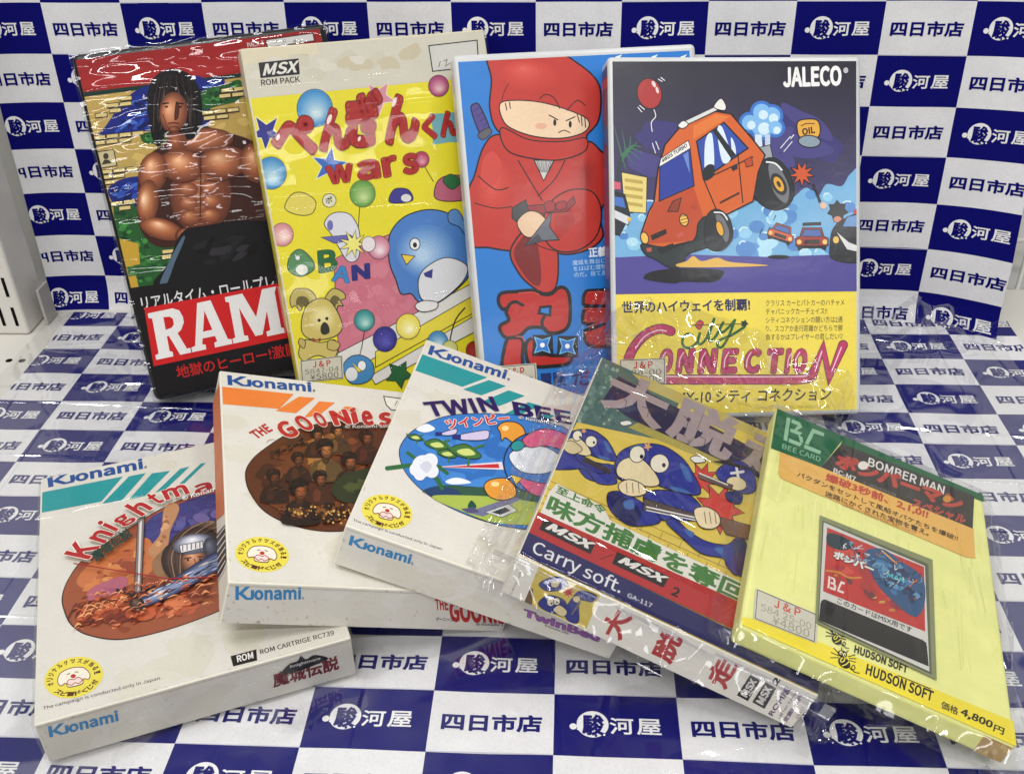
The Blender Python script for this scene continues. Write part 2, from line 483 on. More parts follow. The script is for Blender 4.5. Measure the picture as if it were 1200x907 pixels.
# ------------------------------------------------------------------ the setting: printed banner behind, printed sheet on the shelf
U = 0.056; VH = 0.033523          # one printed cell of the banner
NAVY = (10, 9, 108); PAPER = (220, 219, 219)
def wob(x, y, s):
    return (math.sin(x * 41 + s) * math.sin(y * 29 + 1.7 * s) + 0.6 * math.sin(x * 83 - y * 47 + s * 3)
            + 0.45 * math.sin(x * 31 + y * 97 + s) + 0.3 * math.sin(x * 140 + y * 60 + 2 * s)) / 2.35
def wall_pt(u, v, h):
    z0 = 0.225939 - v * VH; x0 = u * U
    x = x0 * math.cos(-0.021058); y = z0 * math.sin(0.053016) + x0 * math.sin(-0.021058); z = z0 * math.cos(0.053016)
    d = 0.0009 * wob(x, z, 0.4) + 0.0007 * math.sin(x * 22 + z * 6)
    d += 0.016 * max(0, u - 4.6) ** 2 / 1.7 * (0.35 + min(1.0, max(0, v) / 5)) + 0.010 * max(0, -6.2 - u) ** 2
    d += 0.010 * max(0, (v - 6.0)) ** 2                        # the hem swings forward a little
    return (x, y - d - h, z)
def sheet_pt(u, v, h):
    x = 0.019686 + u * U; y = -0.029133 - v * VH
    d = 0.00075 * wob(x, y, 2.2)
    d += 0.004 * max(0, -0.25 - v) ** 2
    return (x, y, 0.0016 + d + h)
def banner_mesh(name, pt, u0, u1, v0, v1, blue_parity, mat, parent=None, phase=0):
    V = []; F = []; C = []
    nx, ny = 8, 6; us = []; vs = []
    def cuts(a, b, n):
        c = [a]; k = math.floor(a * n) + 1
        while k / n < b - 1e-6:
            if k / n - c[-1] > 1e-3: c.append(k / n)
            k += 1
        c.append(b); return c
    us = cuts(u0, u1, nx); vs = cuts(v0, v1, ny)
    for i in range(math.floor(u0), math.ceil(u1)):            # cell by cell, so each keeps its own ink
        for j in range(math.floor(v0), math.ceil(v1)):
            cu = [u for u in us if i - 1e-6 <= u <= i + 1 + 1e-6]; cv = [v for v in vs if j - 1e-6 <= v <= j + 1 + 1e-6]
            if len(cu) < 2 or len(cv) < 2: continue
            blue = (i + j) % 2 == blue_parity; c = rgb(NAVY if blue else PAPER); b = len(V)
            for v in cv:
                for u in cu: V.append(pt(u, v, 0)); C.append(c)
            n = len(cu)
            for a in range(len(cv) - 1):
                for k in range(n - 1): q = b + a * n + k; F.append((q + n, q + n + 1, q + 1, q))
            def put(v, f, c, h):
                b = len(V)
                P = [(i + p[0], j + p[1]) for p in v]
                if min(p[0] for p in P) < u0 or max(p[0] for p in P) > u1 or min(p[1] for p in P) < v0 or max(p[1] for p in P) > v1:
                    f = [t for t in f if all(u0 <= P[q][0] <= u1 and v0 <= P[q][1] <= v1 for q in t)]
                for p in P: V.append(pt(p[0], p[1], h)); C.append(rgb(c))
                for t in f: F.append(tuple(b + q for q in t))
            def word(txt, x0, x1, y0, y1, bold, c, h):
                G_ = glyph(txt, bold); g, f, band = G_; mn, sz = extent(G_)
                fit = lambda P: [(x0 + (x1 - x0) * (q[0] - mn[0]) / sz[0], y1 - (y1 - y0) * (q[1] - mn[1]) / sz[1]) for q in P]
                put(fit(g), f, c, h)
                if band:
                    fs = []; k = 0
                    for t in band: fs.append(tuple(range(k, k + len(t)))); k += len(t)
                    put(fit([q for t in band for q in t]), fs, c, h + .00003)
            def disk(cx, cy, r, c, h, n=28, sy=1.0):
                put([(cx, cy)] + [(cx + r * math.cos(t), cy - r * sy / 0.5986 * math.sin(t)) for t in np.linspace(0, 2 * math.pi, n, endpoint=False)],
                    [(0, 1 + k, 1 + (k + 1) % n) for k in range(n)], c, h)
            WT = (228, 227, 226)
            if blue:      # shop emblem: first character in a white disc with a small tail disc, two brushed characters after it
                disk(.31, .49, .128, WT, .00018); disk(.155, .535, .030, WT, .00018, 16)
                for k, (a, r) in enumerate(((.197, .013), (.222, .011), (.246, .009))): disk(a, .575 + .01 * k, r, WT, .00024, 10)
                word('駿', .225, .405, .33, .675, 0.036, NAVY, .0003)
                disk(.335, .675, .012, NAVY, .0003, 10); disk(.40, .66, .010, WT, .00036, 10)
                word('河', .445, .635, .375, .64, 0.018, WT, .00018); word('屋', .66, .855, .375, .64, 0.018, WT, .00018)
                put([(0, -.008), (1, -.008), (1, .008), (0, .008)], [(3, 2, 1, 0)], (190, 190, 205), .0004)
            else:
                word('四日市店', .095, .905, .365, .655, 0.034, NAVY, .00018)
    return mesh_ob(name, V, F, mat, parent, ink=C)
ob = banner_mesh('shop_banner', wall_pt, -6.82, 5.92, -4.0, 6.86, 1, M_BANNER)
tag(ob, 'navy and white checked cloth banner with shop lettering hanging upright behind the boxes', 'banner')
ob = banner_mesh('printed_sheet', sheet_pt, -6.76, 5.86, -0.62, 13.5, 0, M_SHEET)
tag(ob, 'glossy navy and white checked vinyl sheet lying flat under the boxes', 'printed sheet')

# shelf deck with drilled holes
g = Geo(); g.rounded_box((-0.62, -0.62, -0.03), (0.62, 0.05, -0.0012), 0.002)
deck = g.build('shelf_deck', M_STEEL); tag(deck, None, None, kind='structure')
for x, y in ((-0.3798, -0.0752), (-0.3700, -0.0752), (-0.3798, -0.155), (-0.42, -0.0752), (-0.41, -0.0752)):
    c = [(x + .0024 * math.cos(t), y + .0024 * math.sin(t)) for t in np.linspace(0, 2 * math.pi, 16, endpoint=False)]
    V = [(p[0], p[1], -0.0010) for p in c] + [(p[0], p[1], -0.0012) for p in c]
    mesh_ob('drilled_hole', V, [tuple(range(16))] + [(k, 16 + k, 16 + (k + 1) % 16, (k + 1) % 16) for k in range(16)], M_HOLE, deck)
# slotted upright post on the left
post = empty('slotted_upright', (-0.4215, -0.02, -0.001))
tag(post, 'white steel shelf upright with dark vertical slots at the left edge', 'shelf post')
g = Geo(); g.rounded_box((-0.06, -0.019, 0), (0.0405, 0.0155, 0.42), 0.0025); g.build('channel', M_STEEL, post)
for k in range(8):
    for dx in (0.0335, 0.0235):
        z = 0.008 + k * 0.0245
        g = Geo(); g.box((dx - .0012, -0.0193, z), (dx + .0012, -0.0188, z + .0155)); g.build('slot', M_HOLE, post)
g = Geo(); g.rounded_box((0.046, -0.004, 0.0), (0.0485, 0.012, 0.03), 0.0008); g.build('end_clip', M_STEELGREY, post)
# wall panel and wire grid seen past the right edge of the banner
g = Geo(); g.box((-0.9, 0.085, -0.25), (0.9, 0.10, 0.62)); w = g.build('wall', M_WALLPANEL); tag(w, kind='structure')
grid = empty('wire_grid', (0.36, 0.045, 0))
tag(grid, 'white wire display grid showing beside the right edge of the banner', 'wire grid')
for z in (-0.06, -0.0075, 0.0425, 0.0925, 0.1425, 0.1925, 0.2425):
    g = Geo(); g.tube((-0.03, 0, z), (0.3, 0, z), 0.0018); g.build('horizontal_wire', M_WIRE, grid, True)
for x in (0.016, 0.066, 0.116, 0.166):
    g = Geo(); g.tube((x, 0.0037, -0.2), (x, 0.0037, 0.30), 0.0018); g.build('vertical_wire', M_WIRE, grid, True)

# clear film spread over the printed sheet, rucked up against the banner at its back right corner
def film_pt(a, b):
    x = -0.372 + a * (0.331 + 0.372); y = -0.012 - b * 0.47
    z = 0.0036 + 0.0007 * wob(x, y, 5.0) + 0.0006 * abs(wob(x * 2.3, y * 1.7, 1.0))
    if b < 0.10:
        k = (0.10 - b) / 0.10; r = max(0.0, min(1.0, (x - 0.14) / 0.08))
        z += r * k * (0.016 + 0.007 * math.sin(x * 95) + 0.004 * math.sin(x * 210 + 1)) + r * 0.003 * math.sin(b * 160 + x * 60) * k
    return (x, y, z)
g = Geo(); g.grid(film_pt, 150, 110)
M_SHEETFILM = film('sheet_film', 0.09, 0.24, ((13, (1, 1.6, 1), (0, 0, 0.4), 0.8, 0.005, 0), (26, (1.5, 1, 1), (0, 0, 1.0), 0.5, 0.0015, 0), (5, (0.25, 3.6, 1), (0, 0, -0.5), 0.7, 0.002, 0.010), (5, (3.8, .25, 1), (0, 0, 0.45), 0.7, 0.002, 0.008)))
ob = g.build('clear_film', M_SHEETFILM, None, True)
tag(ob, 'thin clear plastic film spread over the checked sheet and rucked up at the back right', 'plastic film')

# ------------------------------------------------------------------ game boxes
BOX = {
'ramb': dict(loc=(-0.25199, -0.12524, 0.00307), rot=(1.16261, -0.02586, 0.38377), dim=(0.15706, 0.21964, 0.02286),
  front=[(182.6, 473.8), (457.2, 415.7), (381.4, 30.6), (83.4, 68.3)]),
'peng': dict(loc=(-0.14885, -0.14396, 0.00617), rot=(1.13449, 0.0331, 0.42491), dim=(0.15641, 0.22536, 0.01635),
  front=[(357.5, 486.5), (623.9, 434.5), (567.3, 36.6), (281.1, 59.6)], left=[(353.3, 482.8), (357.5, 486.5), (281.1, 59.6), (278.5, 66.1)]),
'ninj': dict(loc=(-0.03319, -0.13263, 0.00456), rot=(1.09113, 0.02301, 0.24702), dim=(0.15706, 0.21976, 0.01899),
  front=[(567.3, 480.4), (840.9, 451.2), (814.9, 52.8), (530.4, 66.5)]),
'city': dict(loc=(0.04921, -0.14761, 0.00676), rot=(1.05104, 0.03704, 0.12646), dim=(0.15755, 0.22048, 0.02243),
  front=[(718.0, 494.8), (1009.4, 486.7), (1009.1, 67.8), (711.7, 68.2)], left=[(710.9, 491.0), (718.0, 494.8), (711.7, 68.2), (704.6, 79.4)]),
'knig': dict(loc=(-0.19864, -0.41224, 0.0046), rot=(-0.0, 0.00535, 0.40923), dim=(0.13598, 0.17947, 0.02468),
  front=[(42.1, 857.2), (412.5, 754.1), (333.6, 506.7), (49.7, 567.3)], bottom=[(60.0, 900.6), (418.6, 796.8), (412.5, 754.1), (42.1, 857.2)]),
'goon': dict(loc=(-0.12942, -0.36768, 0.0454), rot=(-0.00088, 0.3183, 0.31058), dim=(0.13598, 0.17947, 0.02468),
  front=[(268.4, 687.0), (606.1, 701.4), (519.0, 469.0), (257.8, 438.6)], bottom=[(258.2, 736.0), (589.3, 745.1), (606.1, 701.4), (268.4, 687.0)],
  left=[(258.2, 736.0), (268.4, 687.0), (257.8, 438.6), (250.2, 480.3)]),
'twin': dict(loc=(-0.08274, -0.33944, 0.0563), rot=(-0.05133, 0.33707, -0.09529), dim=(0.13598, 0.17947, 0.02468),
  front=[(405.5, 620.4), (737.1, 736.0), (748.2, 491.4), (500.4, 401.9)], bottom=[(390.9, 665.7), (713.8, 777.5), (737.1, 736.0), (405.5, 620.4)]),
'carr': dict(loc=(-0.00491, -0.35337, 0.0555), rot=(-0.02666, 0.34507, -0.23838), dim=(0.14062, 0.17607, 0.02432),
  front=[(606.5, 655.8), (958.4, 820.6), (970.2, 543.8), (705.0, 423.0)], bottom=[(586.2, 697.7), (926.7, 858.0), (958.4, 820.6), (606.5, 655.8)]),
'bomb': dict(loc=(0.09454, -0.37072, 0.0453), rot=(-0.03507, 0.29743, -0.26141), dim=(0.12206, 0.17783, 0.01201),
  front=[(866.4, 737.4), (1190.1, 881.2), (1150.8, 584.9), (909.2, 483.2)], bottom=[(853.3, 758.1), (1171.5, 900.1), (1190.1, 881.2), (866.4, 737.4)]),
}
GAP = 0.00012
class Pack:
    def __init__(s, key, name, label, cat, group=None, faces=('front',), margin=0.0012):
        d = BOX[key]; s.W, s.H, s.T = d['dim']
        s.o = empty(name, d['loc'], d['rot']); tag(s.o, label, cat, group)
        s.front = Art(d['front'], s.W, s.H, margin)
        if 'bottom' in d: s.bottom = Art(d['bottom'], s.W, s.T, margin)
        if 'left' in d: s.left = Art(d['left'], s.T, s.H, margin)
        s.d = d
    def f(s, x, y, h): return (x, y, s.T + GAP + h)
    def b(s, x, y, h): return (x, -GAP - h, y)
    def l(s, x, y, h): return (-GAP - h, y, x)
    def body(s, name, mat, r=0.0011):
        g = Geo(); g.rounded_box((0, 0, 0), (s.W, s.H, s.T), r, 3); o = g.build(name, mat, s.o)
        return o
    def sticker(s, name, face, quad, texts, lift=0.0006, col=(206, 202, 184), border=(60, 60, 60)):
        """a small price label stuck on the face; quad bl, br, tr, tl"""
        a = Art(s.d[face], s.W, s.H if face == 'front' else s.T, 0.0)
        a.P(col, quad)
        q = [np.array(p, float) for p in quad]; c = sum(q) / 4
        a.L(border, 0.8, [c + (p - c) * 0.93 for p in q], closed=True)
        for col_, txt, u0, v0, u1, v1, bold in texts:
            def at(u, v): return q[0] + (q[1] - q[0]) * u + (q[3] - q[0]) * v
            a.T(col_, txt, at(u0, v0), at(u1, v0), at(u0, v1), bold)
        pl = (lambda x, y, h: (x, y, s.T + lift + h))
        return a.build(name, M_LABEL, s.o, pl)
    def wrap(s, mat, name='shrink_wrap', amp=0.0002, off=0.0011, nu=60, nv=80):
        """shrink wrap: a closed film skin a millimetre off the front, bottom and sides"""
        W, H, T = s.W, s.H, s.T; g = Geo(); R = random.Random(len(name) + int(W * 1e6))
        ph = R.uniform(0, 6)
        def fr(u, v):
            x = -off + (W + 2 * off) * u; y = -off + (H + 2 * off) * v
            return (x, y, T + off + amp * wob(x * 3, y * 3, ph))
        g.grid(fr, nu, nv)
        g.grid(lambda u, v: (-off + (W + 2 * off) * u, -off - amp * wob(u * .5, v * .2, ph), (T + off) * v), nu, 10)
        g.grid(lambda u, v: (-off - amp * wob(u * .2, v * .6, ph), H + off - (H + 2 * off) * v, (T + off) * u), 10, nv)
        g.grid(lambda u, v: (W + off + amp * wob(u * .2, v * .6, ph), -off + (H + 2 * off) * v, (T + off) * u), 10, nv)
        return g.build(name, mat, s.o, True)
def jp_sticker(digits, price):
    return [((190, 45, 40), 'J & P', .30, .62, .72, .90, .03), ((120, 116, 104), digits, .10, .36, .90, .58, 0), ((110, 106, 96), price, .22, .08, .88, .34, 0)]

# ---- back row, far left: black clamshell with a red topped action cover
p = Pack('ramb', 'game_case', 'black cased game with red top band and a dark haired shirtless figure over white lettering', 'video game', 'games leaning in the back row')
p.body('clamshell', M_BLACK, 0.004)
a = Art(p.d['front'], p.W, p.H, rect=(0.0022, 0.004, p.W - 0.0045, p.H - 0.0035))
a.fill((24, 21, 23))
a.P((164, 38, 38), [(80, 62), (385, 24), (378, 80), (96, 113)])
a.G((176, 48, 46), (150, 30, 32), [(95, 108), (376, 76), (384, 30), (84, 68)], 5)
a.P((22, 60, 52), [(95, 113), (378, 78), (380, 83), (97, 118)])
scene = [(97, 118), (380, 83), (433, 302), (152, 341)]
a.P((196, 168, 96), scene)
a.splash([(214, 186, 112), (182, 152, 84), (204, 178, 100)], scene, 150, 3, 6, 3, 1.6, -8)
water = [[(126, 150), (150, 118), (178, 104), (240, 96), (240, 165), (186, 158), (150, 160), (116, 166)], [(228, 102), (262, 96), (258, 112), (232, 116)], [(128, 224), (150, 212), (176, 214), (176, 246), (150, 244), (134, 242)], [(180, 282), (214, 276), (212, 288), (190, 292)]]
for k, w in enumerate(water):
    a.B((26, 44, 132), w); a.splash([(52, 86, 178), (30, 50, 150), (16, 26, 96), (78, 120, 200)], w, 110 if k == 0 else 40, 1.2, 3.2, 10 + k, 2.6, -20)
bush = [[(166, 162), (182, 158), (204, 158), (202, 170), (172, 172)], [(236, 112), (262, 104), (282, 98), (282, 120), (256, 128), (238, 132)],
        [(134, 246), (146, 240), (160, 246), (176, 262), (176, 282), (214, 288), (206, 312), (188, 334), (158, 340), (148, 310), (138, 275)]]
for k, w in enumerate(bush):
    a.B((42, 98, 48), w); a.splash([(60, 130, 62), (28, 72, 38), (78, 150, 70), (46, 108, 52)], w, 90 if k == 2 else 45, 1.5, 3.2, 20 + k, 1.4)
a.P((204, 168, 62), [(141, 283), (163, 289), (165, 313), (146, 317)]); a.P((204, 168, 62), [(150, 328), (160, 326), (164, 342), (152, 343)])
def bricks(x, y, rows, dy=6.4):
    for r, (x0, n) in enumerate(rows):
        for c in range(n):
            bx = x + x0 + c * 15 - r * .4; by = y + r * dy - (x0 + c * 15) * .11
            a.P((60, 46, 30), [(bx, by), (bx + 14.6, by - 1.6), (bx + 15.4, by + 4.6), (bx + .8, by + 6.2)])
            a.P((224, 204, 140), [(bx + 1, by + .8), (bx + 13.8, by - .6), (bx + 14.2, by + 3.2), (bx + 1.4, by + 4.6)])
bricks(126, 119, [(15, 1), (0, 2), (3, 1)]); bricks(112, 137, [(0, 1)]); bricks(110, 163, [(0, 4), (0, 3)]); bricks(118, 203, [(0, 3), (0, 2), (4, 1)])
bricks(257, 108, [(2, 2), (0, 2)]); bricks(236, 134, [(0, 3), (3, 2)]); bricks(130, 240, [(0, 2), (10, 1)]); bricks(190, 296, [(0, 2), (0, 1)])
a.P((206, 192, 150), [(115, 182), (134, 179), (138, 198), (119, 201)], ((70, 60, 44), 1.2)); a.E((74, 68, 56), 125, 187, 3.2, 3.6); a.P((74, 68, 56), [(120, 197), (123, 191), (128, 191), (132, 195)])
# plain figure: shoulder length dark hair, bare chest, dark trousers, fists at the waist
SE, SM, SH = (120, 68, 46), (182, 116, 80), (234, 186, 146)
a.B((70, 36, 24), [(166, 196), (182, 180), (204, 168), (218, 170), (234, 152), (262, 158), (298, 170), (322, 196), (336, 240), (338, 276), (306, 276), (280, 268), (258, 270), (214, 272), (206, 292), (180, 290), (163, 266), (162, 226)])
a.O(SE, SM, (196, 130, 90), 240, 168, 34, 14, -4, 0, -.3); a.O(SE, (140, 78, 50), (190, 124, 84), 208, 168, 13, 18, 0, -.2, 0)
a.O((112, 62, 42), (160, 98, 66), SM, 236, 232, 36, 44, 2, -.2, -.2)
for q in ((221, 226), (247, 224), (222, 242), (248, 240), (224, 258), (247, 256)): a.O((132, 76, 52), (172, 108, 74), (214, 156, 116), *q, 12, 8.5, -2)
a.O(SE, SM, SH, 214, 198, 27, 19, 8, -.2, -.3); a.O(SE, SM, SH, 262, 194, 30, 19, -6, -.2, -.3)
a.O(SE, SM, (236, 190, 150), 180, 206, 17, 24, 10); a.O(SE, SM, SH, 303, 194, 22, 24, -15); a.O(SE, (176, 116, 80), (242, 206, 172), 174, 240, 13, 26, 4, -.4, -.1); a.O(SE, (140, 78, 50), (196, 128, 88), 322, 236, 15, 32, -8)
a.O(SE, (176, 112, 76), (238, 196, 160), 190, 272, 26, 12, 16, -.2, -.4); a.O((84, 42, 28), (150, 90, 60), (206, 150, 112), 218, 280, 12, 10, 0)
for k in range(4): a.L((74, 38, 26), .9, [(213 + 3 * k, 274), (212 + 3 * k, 285)])
a.L((84, 40, 26), 1.4, [(236, 184), (236, 214), (235, 262)], True); a.L((84, 40, 26), 1.2, [(192, 212), (212, 218), (234, 214)], True); a.L((84, 40, 26), 1.2, [(238, 214), (262, 216), (284, 206)], True)
HR = (24, 19, 20)
a.B(HR, [(175, 108), (186, 91), (203, 85), (222, 91), (235, 110), (238, 140), (234, 160), (222, 168), (214, 160), (196, 162), (188, 176), (180, 168), (174, 134)])
R = random.Random(12)
for k in range(46):
    t = R.uniform(0, 1); x0 = 184 + 44 * t; y0 = 92 + 18 * abs(t - .45); e = -1 if t < .45 else 1
    a.L(R.choice([(60, 48, 46), (44, 34, 34), (14, 11, 12), (84, 70, 66)]), R.uniform(.5, 1.1), [(x0, y0), (x0 + e * R.uniform(3, 8), y0 + 22), (x0 + e * R.uniform(2, 10), y0 + R.uniform(42, 66))], True)
a.O((112, 64, 46), (184, 122, 88), (228, 174, 136), 204, 136, 16.5, 24, 2, -.35, -.15); a.B((84, 44, 30), [(207, 124), (211, 128), (210, 142), (205, 144)])
a.L((44, 24, 20), 1.8, [(191, 126), (199, 125)]); a.L((44, 24, 20), 1.8, [(207, 125), (216, 126)]); a.E((40, 26, 24), 196, 129.5, 2.2, 1.2); a.E((40, 26, 24), 212, 129.5, 2.2, 1.2)
a.L((98, 44, 36), 1.7, [(198, 149), (205, 148), (211, 149)]); a.L((110, 64, 44), 1.2, [(192, 138), (195, 148), (199, 156)], True); a.O((90, 48, 34), (130, 76, 52), (168, 106, 76), 205, 156, 7, 4)
a.B(HR, [(186, 122), (188, 106), (200, 99), (214, 103), (222, 118), (228, 104), (214, 90), (196, 90), (182, 104)])
for k in range(16): a.L([(58, 46, 44), (16, 12, 13), (40, 31, 31)][k % 3], .8, [(188 + 2.2 * k, 96 - 3 * math.sin(k / 15 * 3.1)), (185 + 2.6 * k, 106), (184 + 2.7 * k, 116 - 7 * math.sin(k / 15 * 3.1))], True)
a.B((24, 23, 26), [(198, 312), (214, 276), (240, 268), (290, 262), (334, 268), (350, 304), (300, 330), (186, 340)]); a.B((86, 104, 122), [(188, 336), (200, 308), (214, 282), (217, 284), (206, 310), (196, 336)])
a.splash([(52, 50, 54), (36, 35, 38), (12, 11, 13)], [(222, 278), (330, 268), (345, 300), (215, 328)], 26, 3, 7, 31, 2.5, -30)
a.P((24, 21, 23), [(152, 341), (433, 302), (470, 440), (180, 476)])
a.T((214, 212, 212), 'リアルタイム・ロールプレ', (168, 367), (323, 341), (165, 351), 0.012)
red = [(170, 364), (337, 333), (450, 310), (466, 370), (345, 397), (181, 432)]
a.P((196, 36, 38), red)
def slab(parts, bl, br, tl, col):
    bl, br, tl = (np.array(q, float) for q in (bl, br, tl))
    for k, pl in enumerate(parts): a.P(col if k >= 0 else col, [tuple(bl + (br - bl) * u + (tl - bl) * v) for u, v in pl])
LR = [[(0, 0), (.5, 0), (.5, .1), (.42, .12), (.42, .88), (.5, 1), (0, 1), (0, .9), (.1, .88), (.1, .12), (0, .1)], [(.4, 1), (.72, 1), (.9, .93), (.97, .78), (.97, .66), (.86, .52), (.74, .46), (.4, .44), (.4, .58), (.6, .6), (.68, .66), (.68, .78), (.6, .84), (.4, .86)], [(.45, .5), (.72, .5), (.92, .1), (1.02, .1), (1.02, 0), (.7, 0)]]
LA = [[(0, 0), (.36, 0), (.36, .1), (.28, .12), (.48, .8), (.6, 1), (.34, 1), (.1, .12), (0, .1)], [(.48, 1), (.68, 1), (.93, .12), (1.02, .1), (1.02, 0), (.58, 0), (.58, .1), (.66, .12), (.47, .86)], [(.22, .24), (.72, .24), (.7, .38), (.28, .38)]]
LM = [[(0, 0), (.3, 0), (.3, .1), (.23, .12), (.23, .88), (.3, 1), (0, 1), (0, .9), (.06, .88), (.06, .12), (0, .1)], [(.14, 1), (.34, 1), (.52, .45), (.52, .06), (.44, .06)], [(.72, 1), (.9, 1), (.58, .06), (.5, .06), (.5, .4)], [(.66, 0), (1.0, 0), (1.0, .1), (.95, .12), (.95, .88), (1.0, 1), (.74, 1), (.74, .12), (.66, .1)]]
LB = [[(0, 0), (.5, 0), (.5, 1), (0, 1)], [(.4, 1), (.8, .95), (.92, .78), (.82, .55), (.97, .3), (.85, .05), (.4, 0), (.4, .2), (.62, .24), (.62, .4), (.4, .44), (.4, .58), (.6, .62), (.6, .8), (.4, .82)]]
LO = [[(.5, 1), (.9, .85), (1, .5), (.9, .15), (.5, 0), (.1, .15), (0, .5), (.1, .85)]]
for L_, x0, x1 in ((LR, 184, 224), (LA, 226, 272), (LM, 274, 334), (LB, 338, 384), (LO, 388, 436)):
    y0 = 424.5 - (x0 - 184) * .212; y1 = 424.5 - (x1 - 184) * .212
    slab(L_, (x0, y0), (x1, y1), (x0 - 10, y0 - 54), (222, 219, 216))
a.T((186, 40, 40), '地獄のヒーロー!激闘', (209, 447), (350, 418), (206, 432), 0.014)
a.P((214, 212, 206), [(314, 60), (369, 52), (367, 43), (312, 51)], ((30, 30, 30), 1.2)); a.T((220, 214, 210), 'PACK-8', (291, 60), (310, 57), (290, 54.5), 0.02)
for x in (322, 332, 344, 352): a.L((70, 68, 66), .8, [(x, 54), (x + 2, 51), (x + 3, 54)])
a.build('cover_insert', M_MATTE, p.o, p.f)
M_SHRINK1 = film('crinkled_shrink_wrap', 0.025, 0.95, ((42, (0.5, 1.9, 1), (0, 0, 0.12), 1.0, 0.0029, 0),), 1.45)
p.wrap(M_SHRINK1, amp=0.0004)

# ---- back row, second: cream and yellow carton with balls and a round blue bird
p = Pack('peng', 'game_carton', 'cream topped yellow game carton with bubble lettering, coloured balls and a round blue bird', 'video game', 'games leaning in the back row')
p.body('carton', M_CREAMCARD)
a = p.front
a.P((232, 219, 44), [(290, 117), (580, 90), (640, 440), (350, 490)])
a.P((214, 209, 192), [(278, 58), (570, 34), (576, 91), (291, 118)]); a.P((222, 212, 184), [(279, 60), (372, 53), (374, 66), (282, 79)])
a.splash([(206, 196, 170), (220, 214, 198), (210, 204, 184)], [(284, 62), (500, 44), (500, 90), (292, 112)], 30, 3, 9, 41, 2)
a.P((34, 30, 30), [(303, 76), (350, 71), (351.5, 89.5), (305.5, 94)]); a.T((226, 222, 212), 'MSX', (308, 91.5), (348, 87.5), (306.5, 77.5), 0.05, shear=.12)
a.T((40, 36, 36), 'ROM PACK', (306.5, 103), (352, 98.5), (305.6, 96), 0.03)
a.P((212, 210, 202), [(507, 86), (561, 80), (559, 49.5), (502.5, 56)], ((34, 34, 34), 1.3)); a.L((60, 60, 60), .8, [(514, 81), (516, 74)]); a.L((60, 60, 60), .8, [(520, 74), (524, 72), (522, 80), (528, 76)])
a.star((44, 44, 140), 312, 157, 22, 9, 5, 20, ((240, 236, 200), 1)); a.star((60, 110, 186), 386, 196, 22, 9, 5, -10, ((230, 232, 220), 1)); a.star((216, 150, 160), 444, 116, 20, 9, 5, 15, ((240, 220, 210), 1))
a.star((120, 176, 184), 524, 152, 26, 17, 4, 40)
a.ball((72, 146, 200), (206, 224, 226), 369, 129, 21); a.ball((172, 70, 120), (226, 190, 190), 514, 103, 12); a.ball((70, 146, 196), (200, 222, 224), 318, 205, 18)
a.L((40, 40, 36), 1, [(420, 270), (421, 252), (423, 232)]); a.ball((104, 160, 70), (196, 214, 150), 425, 229, 15); a.ball((214, 146, 150), (240, 214, 200), 331, 277, 13)
a.L((40, 40, 36), 1, [(508, 215), (502, 205), (496, 194)]); a.ball((180, 56, 96), (222, 160, 170), 494, 189, 9)
RED = (178, 42, 40); OUT = ((92, 20, 22), .018)
for ch, bl, br, tl in (('ぺ', (320, 186), (373, 183), (316, 140)), ('ん', (375, 181), (416, 177), (370, 130)), ('ぎ', (408, 178), (452, 171), (403, 112)), ('ん', (452, 173), (493, 168), (447, 115)), ('く', (496, 167), (513, 165), (493, 137)), ('ん', (517, 164), (542, 160), (512, 134))):
    a.T(RED, ch, bl, br, tl, 0.07, OUT)
for ch, bl, br, tl in (('w', (384, 219), (416, 215), (381, 197)), ('a', (420, 215), (447, 211), (417, 191)), ('r', (450, 211), (468, 207), (446, 187)), ('s', (473, 208), (492, 205), (470, 183))):
    a.T(RED, ch, bl, br, tl, 0.085, OUT)
for q in ((326, 163, 2, 4), (386, 142, 2.4, 6), (462, 122, 2.2, 6), (421, 165, 1.6, 3)): a.E((244, 226, 220), *q, 20)
INK = (34, 32, 34)
a.P((206, 122, 138), [(397, 418), (391, 306), (420, 290), (458, 276), (482, 330), (490, 352), (500, 372), (440, 402)], (INK, .8))
a.splash([(209, 128, 143), (204, 118, 135), (212, 134, 148)], [(398, 410), (394, 312), (456, 284), (488, 360), (440, 396)], 50, 4, 10, 42)
a.P((224, 222, 216), [(395, 416), (492, 366), (560, 330), (566, 352), (404, 440)], (INK, .9)); a.P((230, 214, 70), [(440, 414), (560, 345), (566, 362), (440, 432)], (INK, .9)); a.P((224, 222, 216), [(434, 442), (566, 366), (572, 382), (440, 452)], (INK, .9))
a.B((82, 134, 198), [(455, 290), (459, 272), (474, 256), (498, 248), (520, 250), (536, 260), (548, 280), (552, 310), (546, 330), (514, 356), (492, 356), (482, 346), (470, 346), (464, 330), (457, 312)], (INK, 1.4))
a.splash([(88, 140, 202), (80, 132, 196)], [(462, 285), (478, 262), (515, 256), (540, 290), (520, 300), (470, 320)], 26, 4, 8, 43)
for k in range(10): a.E(tuple(int(q + (w - q) * k / 9) for q, w in zip((84, 136, 200), (186, 212, 234))), 500 - k * .6, 296 + k * .5, 38 - 3.4 * k, 34 - 3 * k)
a.B((222, 222, 224), [(490, 332), (498, 316), (520, 304), (540, 308), (548, 318), (538, 336), (512, 356), (494, 352)], (INK, 1)); a.B((100, 146, 200), [(526, 262), (526, 250), (536, 248), (544, 262), (546, 278), (538, 268)], (INK, 1))
a.E((236, 236, 236), 486, 288, 6, 7, 0, (INK, 1)); a.E((30, 30, 34), 486, 289, 2.4, 3); a.P((236, 206, 70), [(470, 300), (486, 302), (476, 312)], (INK, .9))
